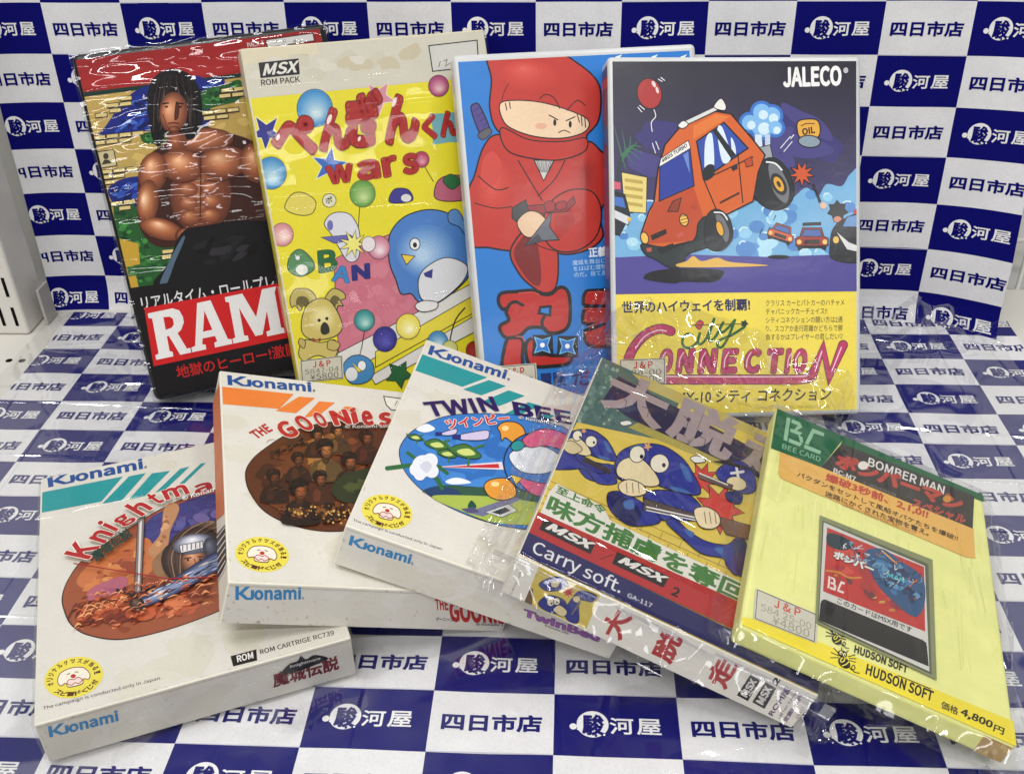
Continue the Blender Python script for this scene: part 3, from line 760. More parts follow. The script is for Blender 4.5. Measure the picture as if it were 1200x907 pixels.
a.B((228, 226, 222), [(486, 360), (496, 354), (512, 356), (510, 364), (494, 367)], (INK, 1)); a.P((60, 60, 140), [(496, 322), (507, 317), (506, 328), (498, 326)])
for q in ([(340, 352), (346, 341), (362, 341), (371, 352), (366, 364), (356, 360), (352, 366), (346, 360), (342, 362)], [(381, 352), (390, 340), (402, 344), (405, 351), (399, 354), (402, 360), (396, 360), (394, 366), (386, 362)]): a.B((196, 180, 104), q, (INK, 1.1)); a.B((112, 100, 52), [((x + 366) / 2 - 6, (y + 356) / 2 + 1) if x < 375 else ((x + 388) / 2 + 2, (y + 356) / 2) for x, y in q])
a.B((206, 188, 106), [(353, 384), (358, 362), (372, 352), (386, 354), (397, 370), (401, 386), (392, 396), (372, 400), (358, 396)], (INK, 1.1))
for k in range(7): a.E(tuple(int(q + (w - q) * k / 6) for q, w in zip((206, 188, 106), (232, 220, 158))), 378, 376 - k * .6, 19 - 2 * k, 19 - 2.1 * k)
a.B((204, 186, 108), [(357, 400), (376, 403), (392, 400), (396, 410), (390, 422), (372, 418), (356, 424), (350, 415)], (INK, 1)); a.B((196, 176, 102), [(352, 398), (358, 402), (356, 410), (350, 404)], (INK, .9)); a.B((196, 176, 102), [(386, 400), (398, 404), (394, 412), (384, 410)], (INK, .9))
a.B((46, 40, 36), [(376, 384), (380, 379), (385, 383), (386, 391), (380, 394), (376, 391)]); a.E((36, 30, 28), 374, 377, 1.9); a.E((36, 30, 28), 383, 375, 1.9); a.P((160, 60, 48), [(366, 397), (371, 400), (376, 397), (375, 402), (371, 400), (367, 403)])
a.B((92, 146, 96), [(338, 318), (340, 302), (352, 294), (366, 306), (368, 318), (352, 326)], (INK, 1)); a.E((230, 230, 220), 354, 318, 7, 6); a.E((230, 230, 230), 349, 304, 3, 3, 0, (INK, .6))
a.B((222, 220, 224), [(380, 264), (390, 252), (408, 252), (418, 264), (422, 280), (420, 304), (408, 308), (396, 290), (388, 276)], (INK, 1)); a.E((120, 116, 180), 387, 266, 3.5, 6); a.P((110, 108, 176), [(376, 280), (410, 277), (418, 282), (392, 287)], (INK, .8))
a.star((238, 230, 130), 414, 288, 17, 7, 9, 0, (INK, .8)); a.ball((206, 130, 150), (240, 220, 220), 444, 292, 13); a.E((232, 224, 222), 432, 288, 8, 9, 0, (INK, .6))
a.B((226, 210, 96), [(334, 246), (342, 230), (356, 228), (370, 238), (366, 252), (350, 254)], (INK, 1)); a.E((226, 222, 190), 386, 237, 8, 8, 0, (INK, .8)); a.T((60, 56, 50), 'ポ', (382, 241), (390, 240), (381, 233), .02)
a.B((66, 62, 146), [(456, 238), (462, 224), (478, 224), (484, 236), (470, 240)], (INK, 1)); a.E((222, 220, 214), 476, 234, 6, 4.5)
a.B((190, 104, 128), [(510, 234), (512, 216), (524, 208), (545, 210), (552, 232), (530, 238)], (INK, 1.1)); a.B((44, 116, 70), [(519, 214), (528, 206), (540, 214), (530, 224)], (INK, .8))
for ch, c, bl, br, tl in (('B', (34, 110, 62), (374, 322), (396, 319), (372, 296)), ('A', (60, 140, 196), (388, 331), (410, 334), (391, 312)), ('N', (40, 40, 130), (413, 331), (434, 328), (412, 313))): a.T(c, ch, bl, br, tl, 0.06, (INK, .02))
a.L(INK, 1, [(421, 420), (424, 408), (427, 390)]); a.ball((46, 140, 140), (180, 214, 206), 427, 377, 12); a.ball((48, 42, 132), (92, 90, 180), 451, 399, 14); a.ball((232, 216, 84), (244, 238, 190), 478, 384, 14)
a.B((70, 140, 190), [(402, 432), (410, 420), (424, 418), (436, 426), (438, 440), (428, 450), (410, 450)], (INK, 1)); a.E((226, 226, 224), 412, 440, 7, 8); a.E((236, 236, 236), 424, 430, 5, 6, 0, (INK, .7)); a.P((236, 214, 70), [(412, 426), (424, 436), (420, 438)], (INK, .6))
a.star((40, 104, 60), 468, 440, 17, 9, 5, 10, (INK, .8)); a.L(INK, 1.6, [(526, 412), (528, 396), (534, 376), (545, 362)], True); a.ball((70, 140, 190), (200, 222, 224), 513, 402, 12); a.ball((170, 44, 40), (200, 90, 80), 556, 412, 10); a.ball((206, 206, 120), (230, 226, 180), 527, 410, 9)
a.build('cover_print', M_CARD, p.o, p.f)
l = p.left; l.fill((232, 216, 54)); l.P((214, 206, 184), [(278, 66), (281, 59), (292, 118), (288, 120)]); l.build('spine_print', M_CARD, p.o, p.l)
p.sticker('price_sticker', 'front', [(353, 450), (403, 445), (401.5, 418), (351, 424)], jp_sticker('584?-04', '¥5800'))
M_SHRINK2 = film('tight_shrink_wrap', 0.04, 0.32, ((12, (0.5, 2.2, 1), (0, 0, 0.7), 0.4, 0.0015, 0), (8, (0.22, 5, 1), (0, 0, 0.75), 0.7, 0.0014, 0.03), (7, (0.22, 5, 1), (0, 0, 0.95), 0.7, 0.0012, 0.02)), 1.45)
p.wrap(M_SHRINK2, amp=0.0002)

# ---- back row, third: blue cover with a red hooded figure, in a milky plastic case
p = Pack('ninj', 'game_case', 'milky edged game case with blue cover and a red hooded figure over huge red lettering', 'video game', 'games leaning in the back row')
p.body('plastic_case', M_CASE, 0.003)
a = Art(p.d['front'], p.W, p.H, rect=(0.003, 0.003, p.W - 0.0045, p.H - 0.0045))
a.fill((40, 126, 200)); K = (28, 20, 22); R1 = (190, 58, 48); R2 = (164, 44, 40)
a.P((186, 200, 214), [(531, 70), (536, 69), (572, 470), (566, 470)])
a.B((84, 72, 140), [(552, 130), (556, 124), (562, 126), (573, 150), (573, 158), (565, 160), (560, 154)], (K, 1.6)); a.B((96, 96, 104), [(560, 160), (572, 152), (576, 158), (566, 166)], (K, 1))
for k in range(4): a.L((40, 34, 70), .7, [(555 + 3.5 * k, 133 + 6 * k), (562 + 3.2 * k, 128 + 6 * k)])
a.B(R1, [(566, 176), (582, 160), (620, 168), (664, 176), (690, 168), (705, 180), (720, 190), (722, 225), (706, 244), (704, 262), (706, 280), (690, 294), (664, 300), (640, 296), (600, 296), (572, 292), (552, 288), (544, 250), (550, 222), (556, 208)], (K, 2))
a.O((190, 58, 48), (202, 72, 60), (216, 98, 84), 580, 226, 24, 40, 8); a.O((190, 58, 48), (176, 50, 42), (160, 42, 38), 690, 214, 14, 30, 0); a.B((204, 76, 66), [(566, 190), (578, 180), (588, 196), (580, 218), (564, 222)]); a.L(K, 1.2, [(560, 208), (580, 224), (596, 222)], True); a.L(K, 1.1, [(556, 240), (580, 246), (600, 244)], True)
a.B(R1, [(598, 296), (618, 268), (640, 262), (652, 290), (654, 320), (650, 340), (638, 345), (624, 338), (608, 322)], (K, 2)); a.B((128, 34, 34), [(602, 296), (618, 276), (630, 290), (634, 330), (626, 336), (610, 318)])
a.B(R1, [(640, 246), (664, 226), (692, 226), (704, 246), (700, 276), (680, 294), (654, 296), (638, 280)], (K, 1.6)); a.B((176, 52, 44), [(650, 252), (668, 246), (672, 264), (654, 280)]); a.L(K, 1, [(622, 284), (636, 292), (652, 296)], True)
a.P((204, 200, 196), [(626, 190), (649, 190), (637, 214)], (K, 1.2))
for k in range(5): a.L((60, 56, 56), .7, [(626 + 5 * k, 191), (632 + 2.5 * k, 204)]); a.L((60, 56, 56), .7, [(649 - 5 * k, 191), (643 - 2.5 * k, 204)])
a.L(K, 1.2, [(607, 190), (626, 222), (636, 238)], True); a.L(K, 1.2, [(662, 190), (650, 212), (630, 232)], True); a.P((150, 36, 38), [(604, 244), (664, 240), (672, 232), (674, 240), (664, 250), (606, 254)], (K, 1))
a.B((160, 40, 40), [(638, 240), (648, 238), (650, 248), (640, 250)], (K, .9)); a.B((160, 40, 40), [(652, 240), (662, 238), (663, 246), (653, 248)], (K, .9))
a.P((70, 70, 72), [(600, 246), (616, 236), (620, 252), (606, 262), (600, 258)], (K, 1)); a.B((226, 196, 164), [(606, 262), (618, 250), (632, 252), (644, 266), (638, 272), (622, 280), (612, 276)], (K, 1.1))
a.P((112, 114, 122), [(615, 290), (628, 274), (646, 250), (644, 268), (655, 283), (636, 284)], (K, 1.1)); a.P((76, 78, 86), [(615, 290), (630, 276), (636, 284)])
a.B(R1, [(574, 60), (640, 58), (676, 76), (700, 98), (704, 124), (700, 146), (688, 160), (684, 168), (650, 172), (612, 168), (584, 156), (574, 130), (576, 96)], (K, 2)); a.O((190, 58, 48), (200, 70, 58), (214, 96, 82), 622, 92, 40, 22, 6)
a.L(K, .8, [(596, 100), (590, 112), (588, 122)], True)
a.B((232, 204, 172), [(586, 124), (602, 120), (632, 122), (662, 130), (688, 142), (686, 156), (660, 164), (626, 162), (598, 152), (588, 140)], (K, 1.3)); [a.L((30, 24, 26), 1.2, q) for q in ([(676, 136), (679, 146)], [(681, 138), (682, 150)], [(685, 140), (686, 152)], [(592, 123), (594, 132)], [(597, 122), (598, 130)])]
a.E(K, 650, 146, 1.8, 4); a.E(K, 668, 148, 1.8, 4); a.L(K, 1.1, [(654, 158), (661, 155), (668, 158)], True); a.L(K, 1.3, [(643, 137), (654, 143)]); a.L(K, 1.3, [(674, 139), (663, 144)]); a.E((226, 176, 150), 634, 150, 7, 3.6); a.L(K, 1, [(632, 118), (640, 113), (650, 118), (656, 130)], True); a.L(K, 1, [(664, 132), (676, 120), (686, 126)], True)
a.B(R1, [(588, 152), (620, 166), (660, 168), (686, 164), (684, 180), (650, 190), (606, 184), (590, 172)], (K, 1.4))
a.T((236, 238, 240), '正義の', (690, 304), (722, 301), (689, 292), .03)
for k, t in enumerate(('魔城を舞台に繰り', 'をはばむ魔物たち', 'のだ。捨て身の技')): a.T((190, 214, 232), t, (671 + k, 313 + 7 * k), (722 + k, 309 + 7 * k), (670.6 + k, 307 + 7 * k), .0)
BIG = (186, 44, 38)
q8 = lambda L_: [(570 + x / 8, 330 + y / 8) for x, y in L_]
for L_ in ([(140, 125), (280, 108), (430, 98), (500, 125), (570, 138), (620, 120), (670, 75), (720, 70), (762, 110), (782, 200), (780, 380), (740, 460), (660, 495), (580, 490), (530, 448), (400, 447), (310, 520), (190, 540), (132, 480), (132, 425), (208, 375), (186, 310), (192, 268), (150, 270), (112, 200)],
           [(200, 552), (260, 538), (320, 545), (345, 590), (335, 700), (330, 800), (230, 810), (148, 805), (168, 640)],
           [(372, 600), (420, 550), (520, 570), (560, 690), (680, 706), (785, 706), (795, 745), (740, 790), (600, 806), (480, 812), (400, 785), (372, 700)],
           [(930, 112), (1000, 98), (1200, 90), (1380, 92), (1390, 240), (1200, 242), (940, 240), (908, 190)], [(912, 290), (950, 262), (1200, 258), (1390, 256), (1390, 400), (1180, 405), (940, 412), (902, 370)], [(920, 480), (1000, 450), (1180, 390), (1390, 400), (1390, 600), (1180, 615), (1000, 622), (930, 570)]):
    a.B(BIG, q8(L_), (K, 4.2)); a.L((204, 84, 72), 1.2, q8([(x * .9 + 46, y * .94 + 22) for x, y in L_[1:4]]), True)
a.P((46, 130, 204), q8([(505, 255), (600, 245), (595, 330), (490, 310)]), (K, 3)); a.L(K, 4, q8([(545, 335), (520, 390), (535, 450), (575, 492)]), True); a.L(K, 3.8, q8([(190, 275), (225, 220), (275, 205), (340, 235)]), True)
for cx, cy in ((635.4, 406), (664.6, 407.3)):
    a.P(K, [(cx - 11, cy - 12), (cx + 12, cy - 12), (cx + 13, cy + 13), (cx - 12, cy + 13)]); a.star((120, 190, 230), cx, cy, 14, 6.5, 4, 45); a.star((54, 124, 200), cx, cy, 11, 5.5, 4, 45); a.E((240, 242, 244), cx, cy, 2.8)
a.T((30, 46, 110), 'の冒険', (620, 458), (664, 454), (618, 440), .03); a.T((30, 46, 110), 'だ', (671, 455), (692, 453), (670, 437), .03)
for x in (722, 764, 798): a.P((232, 234, 236), [(x, 80), (x - 1, 69), (x + 7, 66), (x + 4, 70), (x + 5, 79)])
a.build('cover_insert', M_GLOSS, p.o, p.f)
p.sticker('price_sticker', 'front', [(580, 466), (631, 462), (628, 427), (577, 431)], jp_sticker('585-00', '¥4900'))

# ---- back row, right: night sky cover with an orange car, in a white rimmed case
p = Pack('city', 'game_case', 'white rimmed game case showing an orange car leaping above a yellow panel', 'video game', 'games leaning in the back row')
p.body('plastic_case', M_CASE, 0.003)
a = Art(p.d['front'], p.W, p.H, rect=(0.003, 0.003, p.W - 0.0033, p.H - 0.0032))
a.G((88, 80, 152), (44, 41, 50), [(716, 350), (1008, 346), (1008, 62), (708, 62)], 26)
a.P((234, 214, 88), [(714, 347), (1010, 342), (1010, 490), (716, 500)])
BK = (26, 26, 30)
a.splash([(64, 58, 120), (78, 72, 132), (52, 50, 96)], [(720, 110), (1000, 110), (1000, 220), (720, 230)], 16, 8, 18, 50, 3)
cl = [(714, 262), (722, 248), (742, 252), (748, 236), (768, 240), (790, 230), (852, 246), (870, 232), (888, 238), (900, 226), (924, 236), (944, 222), (958, 232), (968, 218), (986, 220), (996, 206), (1010, 204), (1010, 300), (960, 304), (900, 304), (850, 308), (800, 304), (714, 310)]
a.B((122, 176, 212), cl); R = random.Random(3)
for k in range(60):
    x = R.uniform(718, 1004); y = R.uniform(244 if x < 930 else 226, 300); r = R.uniform(5, 13)
    a.E(R.choice([(96, 152, 204), (150, 200, 226), (84, 138, 196), (176, 216, 232)]), x, y, r, r * .8); 
    if k % 2: a.L((206, 228, 236), 1.6, [(x - r * .8, y - r * .2), (x - r * .4, y - r * .75), (x + r * .4, y - r * .7)], True)
a.P((86, 78, 150), [(714, 304), (800, 300), (900, 303), (1010, 299), (1010, 343), (714, 346)])
for t in range(-4, 5): a.L((70, 122, 92), 3.2, [(727, 187), (727 + 13 * math.cos(t * .36), 183 - 20 * math.sin(.5 + abs(t) * .05) + abs(t) * 4), (727 + 26 * math.cos(t * .4 - .3), 175 + t * 7)], True, taper=lambda q: 1.1 - q)
a.L((40, 70, 60), 3, [(722, 226), (727, 186)])
a.P((226, 208, 130), [(728, 204), (758, 210), (757, 252), (732, 250)], (BK, .8)); [a.P((190, 168, 90), [(732, 211 + 9 * k), (753, 214 + 9 * k), (753, 218 + 9 * k), (732, 215 + 9 * k)]) for k in range(4)]
a.P((206, 96, 120), [(715, 214), (727, 216), (727, 224), (715, 224)])
a.P((40, 46, 56), [(714, 226), (732, 230), (738, 254), (726, 278), (714, 276)], (BK, 1)); a.P((74, 120, 190), [(716, 232), (730, 234), (733, 246), (717, 242)]); a.P((214, 214, 216), [(716, 246), (738, 256), (736, 266), (716, 256)], (BK, .8)); a.E((230, 190, 80), 737, 259, 2.4)
for q, r in (((893, 150), 15), ((878, 146), 11), ((904, 138), 12), ((892, 134), 12), ((908, 152), 10)): a.E((64, 120, 196), *q, r + 1.6)
for q, r in (((893, 150), 13), ((878, 146), 9), ((904, 138), 10), ((892, 134), 10), ((908, 152), 8)): a.E((132, 184, 226), *q, r); a.E((206, 226, 238), q[0] + 2, q[1] + 3, r * .55)
a.P((210, 222, 232), [(884, 160), (892, 160), (894, 188), (886, 192)]); a.P((190, 206, 222), [(896, 160), (902, 160), (902, 186), (896, 188)]); a.P((160, 164, 170), [(886, 176), (902, 172), (906, 190), (892, 196)], (BK, 1))
# the car
a.B((36, 40, 46), [(884, 200), (898, 188), (912, 190), (925, 206), (930, 228), (922, 244), (906, 248), (890, 240), (880, 222)], (BK, 1.4)); a.B((120, 122, 126), [(900, 196), (912, 198), (924, 222), (920, 240), (906, 226)]); a.E((52, 50, 50), 912, 218, 8, 14, -28); a.E((222, 168, 60), 912, 218, 5.4, 10, -28, (BK, 1)); a.E((60, 50, 40), 912, 218, 2, 4, -28); a.L((236, 236, 236), 1.8, [(897, 192), (908, 194), (916, 202)], True)
orange = [(771, 200), (779, 172), (796, 152), (838, 133), (856, 136), (880, 164), (896, 184), (888, 204), (882, 238), (846, 256), (824, 258), (812, 284), (780, 292), (754, 290), (751, 276), (760, 250), (766, 240)]
a.P((210, 104, 44), orange, (BK, 1.8)); a.P((190, 80, 40), [(766, 240), (812, 220), (824, 256), (812, 284), (756, 288), (752, 276)]); a.P((222, 126, 58), [(812, 150), (838, 136), (854, 139), (812, 166)])
a.P((44, 66, 156), [(773, 197), (808, 176), (813, 220), (772, 238)], (BK, 1.4)); a.P((236, 232, 226), [(774, 188), (806, 167), (809, 176), (772, 198)], (BK, .9)); a.T((30, 26, 26), '4WDS TURBO', (775.5, 193.5), (805, 174.5), (774.5, 189), .05); a.P((110, 140, 204), [(800, 184), (806, 180), (808, 206)])
a.P((54, 84, 170), [(816, 168), (848, 146), (876, 176), (824, 212)], (BK, 1.8))
for q in ([(826, 168), (834, 160), (836, 200), (826, 206)], [(840, 156), (846, 152), (856, 186), (846, 192)], [(856, 164), (860, 170), (862, 182), (858, 184)]): a.B((216, 228, 240), q)
a.P((34, 36, 42), [(834, 155), (838, 152), (862, 184), (856, 188)]); a.B((34, 38, 42), [(822, 206), (828, 196), (836, 196), (836, 208), (826, 214)]); a.P((36, 38, 42), [(856, 198), (863, 194), (864, 200), (858, 203)])
a.L(BK, 1.3, [(824, 212), (840, 250)]); a.L(BK, 1.3, [(824, 213), (882, 186)]); a.L(BK, 1.2, [(864, 182), (870, 240)]); a.P((182, 78, 38), [(872, 190), (880, 186), (882, 196), (874, 198)], (BK, .8)); a.L((60, 40, 30), 2.2, [(843, 240), (866, 228)]); a.E((176, 72, 40), 813, 245, 4, 3)
a.L((216, 216, 212), 4, [(796, 150), (838, 130)]); a.L(BK, .9, [(796, 153), (838, 133)]); a.B((228, 226, 220), [(836, 128), (844, 118), (850, 126), (848, 132)], (BK, 1)); a.B((228, 226, 220), [(794, 150), (800, 144), (806, 148), (800, 153)], (BK, 1))
a.B((46, 56, 58), [(752, 288), (780, 292), (812, 284), (818, 264), (828, 256), (842, 270), (836, 288), (806, 300), (800, 312), (786, 316), (768, 306), (756, 300)], (BK, 1.6)); a.P((28, 32, 34), [(769, 294), (788, 287), (792, 292), (774, 300)]); a.P((196, 92, 76), [(792, 277), (800, 273), (801, 278), (794, 281)]); a.P((196, 92, 76), [(757, 293), (763, 292), (763, 297), (758, 297)])
a.P((46, 34, 30), [(762, 278), (780, 270), (781, 276), (764, 284)]); a.P((150, 64, 34), [(782, 250), (788, 238), (798, 234), (794, 250)], (BK, 1))
a.E((234, 190, 90), 801, 260, 5, 7, -15, (BK, 1.2)); a.E((234, 190, 90), 755, 281, 4.5, 7, -15, (BK, 1.2)); [a.L(BK, .7, [(797, 256 + 4 * k), (805, 254 + 4 * k)]) for k in range(3)]
a.B((36, 40, 44), [(826, 262), (832, 250), (842, 248), (854, 258), (858, 278), (850, 292), (838, 296), (826, 288)], (BK, 1.4)); a.B((112, 114, 118), [(838, 254), (846, 256), (854, 274), (850, 286), (842, 268)]); a.E((222, 168, 60), 843, 270, 4, 9, -18, (BK, 1)); a.L((232, 232, 232), 1.6, [(836, 251), (846, 252), (852, 260)], True)
a.B((22, 20, 28), [(754, 328), (764, 320), (800, 316), (840, 318), (848, 322), (836, 332), (800, 332), (790, 334), (770, 332)]); a.B((222, 180, 90), [(792, 312), (804, 308), (812, 302), (822, 308), (840, 304), (856, 309), (900, 313), (850, 315), (800, 315)]); a.E((24, 22, 30), 912, 303, 13, 2.2)
for q in ((890, 276), (899, 274), (906, 260)): a.L(BK, 1, [(q[0], q[1]), (q[0] + 3, q[1] - 6)])
a.E((172, 52, 50), 761, 112, 14.5, 18, -12, (BK, 1.4)); a.E((228, 208, 206), 766, 101, 2, 4, -25); a.E((228, 208, 206), 770, 108, 1.6, 4, -15); a.L((226, 222, 222), 1.1, [(766, 131), (768, 139), (763, 146), (764, 157)], True)
for q in ([(771, 95), (776, 98)], [(774, 93), (779, 97)], [(747, 128), (752, 134)], [(749, 126), (755, 131)], [(764, 170), (768, 182)], [(768, 168), (772, 178)], [(926, 165), (930, 160)], [(914, 176), (926, 162)], [(918, 180), (928, 168)], [(739, 284), (743, 290)]): a.L((226, 224, 226), 1, q)
a.B((222, 170, 70), [(934, 146), (944, 142), (958, 144), (960, 160), (948, 168), (936, 162)], (BK, 1.4)); a.E((140, 156, 166), 948, 168, 13, 7, 4, (BK, 1.3)); a.T((60, 26, 22), 'OIL', (940, 161), (955, 158), (939, 153), .06); a.L((60, 26, 22), 1, [(938, 150), (944, 147), (954, 147)])
a.star((206, 92, 46), 939, 206, 15, 7, 9, 10, (BK, 1)); a.L(BK, 3, [(953, 219), (960, 238)]); a.E((222, 186, 160), 964, 243, 4); a.star(BK, 981, 249, 13, 9, 7, 10); a.E((206, 140, 116), 981, 259, 5, 4, 0, (BK, .8))
def small_car(cx, cy, s, c, rot=0):
    r = math.radians(rot); f = lambda x, y: (cx + s * (x * math.cos(r) - y * math.sin(r)), cy + s * (x * math.sin(r) + y * math.cos(r)))
    a.P((30, 30, 34), [f(-18, 8), f(18, 8), f(16, 15), f(10, 12), f(-10, 12), f(-16, 15)])
    a.P(c, [f(-11, -12), f(11, -12), f(14, -2), f(19, 0), f(19, 9), f(-19, 9), f(-19, 0), f(-14, -2)], (BK, 1)); a.P((74, 106, 170), [f(-9, -10), f(9, -10), f(12, -2), f(-12, -2)], (BK, .8))
    a.P((40, 30, 30), [f(-9, 2), f(9, 2), f(9, 7), f(-9, 7)]); a.E((232, 196, 110), *f(-15, 4.5), 2.8 * s); a.E((232, 196, 110), *f(15, 4.5), 2.8 * s)
small_car(915, 275, .8, (206, 96, 50), 18); small_car(951, 281, 1.0, (160, 54, 44)); a.P(BK, [(940, 263), (962, 262), (962, 266), (940, 267)])
a.B((40, 42, 48), [(972, 290), (976, 270), (990, 258), (1010, 256), (1010, 306), (976, 306)], (BK, 1.2)); a.P((110, 150, 196), [(986, 268), (992, 256), (1010, 252), (1010, 268)], (BK, 1)); a.P((216, 216, 214), [(980, 274), (994, 286), (1010, 292), (1010, 298), (992, 294)]); a.E((226, 190, 100), 979, 283, 4, 4.6, 0, (BK, 1)); a.P((190, 50, 44), [(1000, 248), (1010, 246), (1010, 252), (1000, 253)])
a.T((236, 234, 232), 'JALECO', (917.5, 105), (986, 103), (917, 81), .07); a.T((220, 218, 216), '®', (988, 88), (993.5, 88), (988, 81.5), .02)
a.T((38, 40, 92), '世界のハイウェイを制覇!', (729, 369.5), (879, 366), (728.5, 355), .03)
for k, (t, x1) in enumerate((('クラリス カーとパトカーのハチャメ', 989), ('チャパニックカーチェイス!!', 969), ('シティコネクションの闘い方は2通', 987), ('り。スコアか走行距離かどちらで勝', 987), ('負するかはプレイヤーの君しだい♡', 987))):
    y = 361 + 9.9 * k; a.T((52, 46, 40), t, (897, y), (x1, y - (x1 - 897) * .012), (897, y - 7.6), .004)
G_ = (34, 108, 52)
q4 = lambda L_: [(720 + x / 4.2857, 360 + y / 4.2857) for x, y in L_]
for s_ in ([(390, 148), (365, 142), (342, 168), (345, 200), (375, 212), (412, 185), (428, 138)], [(428, 138), (418, 180), (434, 192), (462, 160), (500, 66)], [(500, 66), (474, 150), (480, 178), (510, 150), (545, 84)], [(545, 84), (526, 122), (545, 132), (580, 100), (604, 72)], [(604, 72), (574, 150), (540, 206), (516, 200), (530, 172), (590, 146), (655, 104)]): a.L(G_, 3.1, q4(s_), True)
a.B((206, 70, 90), [(816, 380), (820, 377), (824, 380), (822, 385), (819, 388), (815, 384)], (BK, .7)); a.L((80, 60, 50), 1, [(810, 383), (874, 381)]); a.star((40, 60, 50), 872, 381, 5, 3, 5)
PK = (188, 60, 106); PO = (84, 26, 52)
cc = q4([(282, 128), (230, 116), (160, 142), (100, 205), (68, 280), (80, 350), (150, 372)])
a.L(PO, 12, cc, True); a.L(PK, 10, cc, True); a.L((236, 196, 210), 1.5, q4([(262, 128), (215, 124), (150, 156), (104, 216)]), True)
bar = q4([(150, 370), (600, 370), (940, 368), (985, 345)]); a.L(PO, 12, bar, True); a.L(PK, 10, bar, True); a.L((236, 196, 210), 1.6, q4([(180, 354), (600, 356), (930, 354), (965, 340)]), True)
for ch, x0, x1 in (('O', 212, 300), ('N', 302, 405), ('N', 412, 520), ('E', 528, 625), ('C', 640, 742), ('T', 752, 850), ('I', 846, 888), ('O', 884, 972)):
    bl, br, tl = q4([(x0 + 4, 340), (x1 - 14, 338), (x0 + 18, 216)]); a.T(PK, ch, bl, br, tl, .10, (PO, .035))
    h0, h1, h2 = q4([(x0 + 46, 232), (x0 + 26, 268), (x0 + 22, 310)]); a.L((238, 202, 214), 1.3, [h0, h1, h2], True)
nn = q4([(992, 348), (1046, 216), (1076, 356), (1146, 196)]); a.L(PO, 11.5, nn); a.L(PK, 9.4, nn); a.L((238, 202, 214), 1.3, q4([(1004, 330), (1040, 226)])); a.L((238, 202, 214), 1.3, q4([(1088, 330), (1138, 206)]))
a.T((50, 44, 34), 'MX-10 シティ コネクション', (792, 475), (973, 471), (793, 459.5), .02); a.T((120, 104, 60), 'JST TRI 100 DATA / 1986 JALECO CO., LTD.', (900, 481), (972, 480), (900, 477), 0)
a.build('cover_insert', M_GLOSS, p.o, p.f)
l = Art(p.d['left'], p.T, p.H, rect=(0.003, 0.004, p.T - 0.002, p.H - 0.005)); l.fill((62, 54, 104)); l.P((170, 60, 70), [(706, 98), (712, 92), (712, 104), (706, 110)]); l.P((130, 60, 110), [(705, 200), (714, 200), (714, 330), (705, 330)]); l.build('spine_print', M_GLOSS, p.o, p.l)
p.sticker('price_sticker', 'front', [(726, 453), (780.5, 451), (780, 421), (725, 423)], jp_sticker('584-00', '¥4900'))

# ---- front row: three white cartons of one publisher
NV = (32, 84, 150); LB_ = (64, 138, 186); TEAL = (40, 152, 154); K = (30, 26, 26)
def maker_logo(a, bl, br, tl, col):
    """the maker's wordmark: a K whose leg runs into a hooked stroke, then heavy extended letters"""
    bl, br, tl = (np.array(q, float) for q in (bl, br, tl))
    f = lambda u, v: tuple(bl + (br - bl) * u + (tl - bl) * v)
    a.P(col, [f(0, 0), f(.055, 0), f(.055, 1), f(0, 1)])
    a.P(col, [f(.055, .52), f(.16, 1), f(.235, 1), f(.115, .5), f(.19, .16), f(.225, .16), f(.225, 0), f(.16, 0), f(.055, .42)])
    a.P(col, [f(.225, 0), f(.27, .02), f(.285, .2), f(.285, .72), f(.235, .72), f(.235, .2), f(.2, .16)])
    a.T(col, 'onami', f(.285, -.02), f(1, -.02), f(.285, .98), .06)
def seal(a, cx, cy, rx, ry, rot):
    """round yellow campaign seal with ringed lettering and a plain dog's head"""
    r = math.radians(rot); c_, s_ = math.cos(r), math.sin(r)
    f = lambda x, y: (cx + rx * x * c_ - ry * y * s_, cy + rx * x * s_ + ry * y * c_)
    ring = lambda q, k: [f(k * math.cos(t), k * math.sin(t)) for t in np.linspace(0, 2 * math.pi, q, endpoint=False)]
    a.P((228, 214, 86), ring(36, 1))
    INKC = (96, 52, 30)
    def arc(txt, a0, a1, r0, h, flip):
        n = len(txt)
        for k, ch in enumerate(txt):
            t = math.radians(a0 + (a1 - a0) * (k + .5) / n); dt = math.radians(abs(a1 - a0) / n * .40)
            if not flip: A, B_, C_ = (t - dt, r0), (t + dt, r0), (t - dt, r0 + h)
            else: A, B_, C_ = (t + dt, r0 + h), (t - dt, r0 + h), (t + dt, r0)
            g = [f(q[1] * math.cos(q[0]), q[1] * math.sin(q[0])) for q in (A, B_, C_)]
            a.T(INKC, ch, g[0], g[1], g[2], .035)
    arc('オリジナルグッズが当る!', 168, 372, .70, .22, False)
    arc('スピードくじ付', 150, 30, .70, .22, True)
    a.B((236, 228, 210), [f(-.55, .02), f(-.42, -.32), f(-.15, -.46), f(.15, -.46), f(.42, -.32), f(.55, .02), f(.48, .26), f(.3, .2), f(.22, .42), f(-.22, .42), f(-.3, .2), f(-.48, .26)], ((120, 50, 40), .9))
    a.E((186, 54, 50), *f(0, -.06), .09 * rx, .1 * ry, rot); a.B((236, 214, 206), [f(-.26, .22), f(-.14, .06), f(0, .12), f(.14, .06), f(.26, .22), f(.12, .36), f(0, .28), f(-.12, .36)], ((170, 60, 56), .9))
    a.L((120, 50, 40), .9, [f(-.2, -.2), f(-.08, -.24)]); a.L((120, 50, 40), .9, [f(.08, -.24), f(.2, -.2)])
GRP = 'white cartons of one publisher'
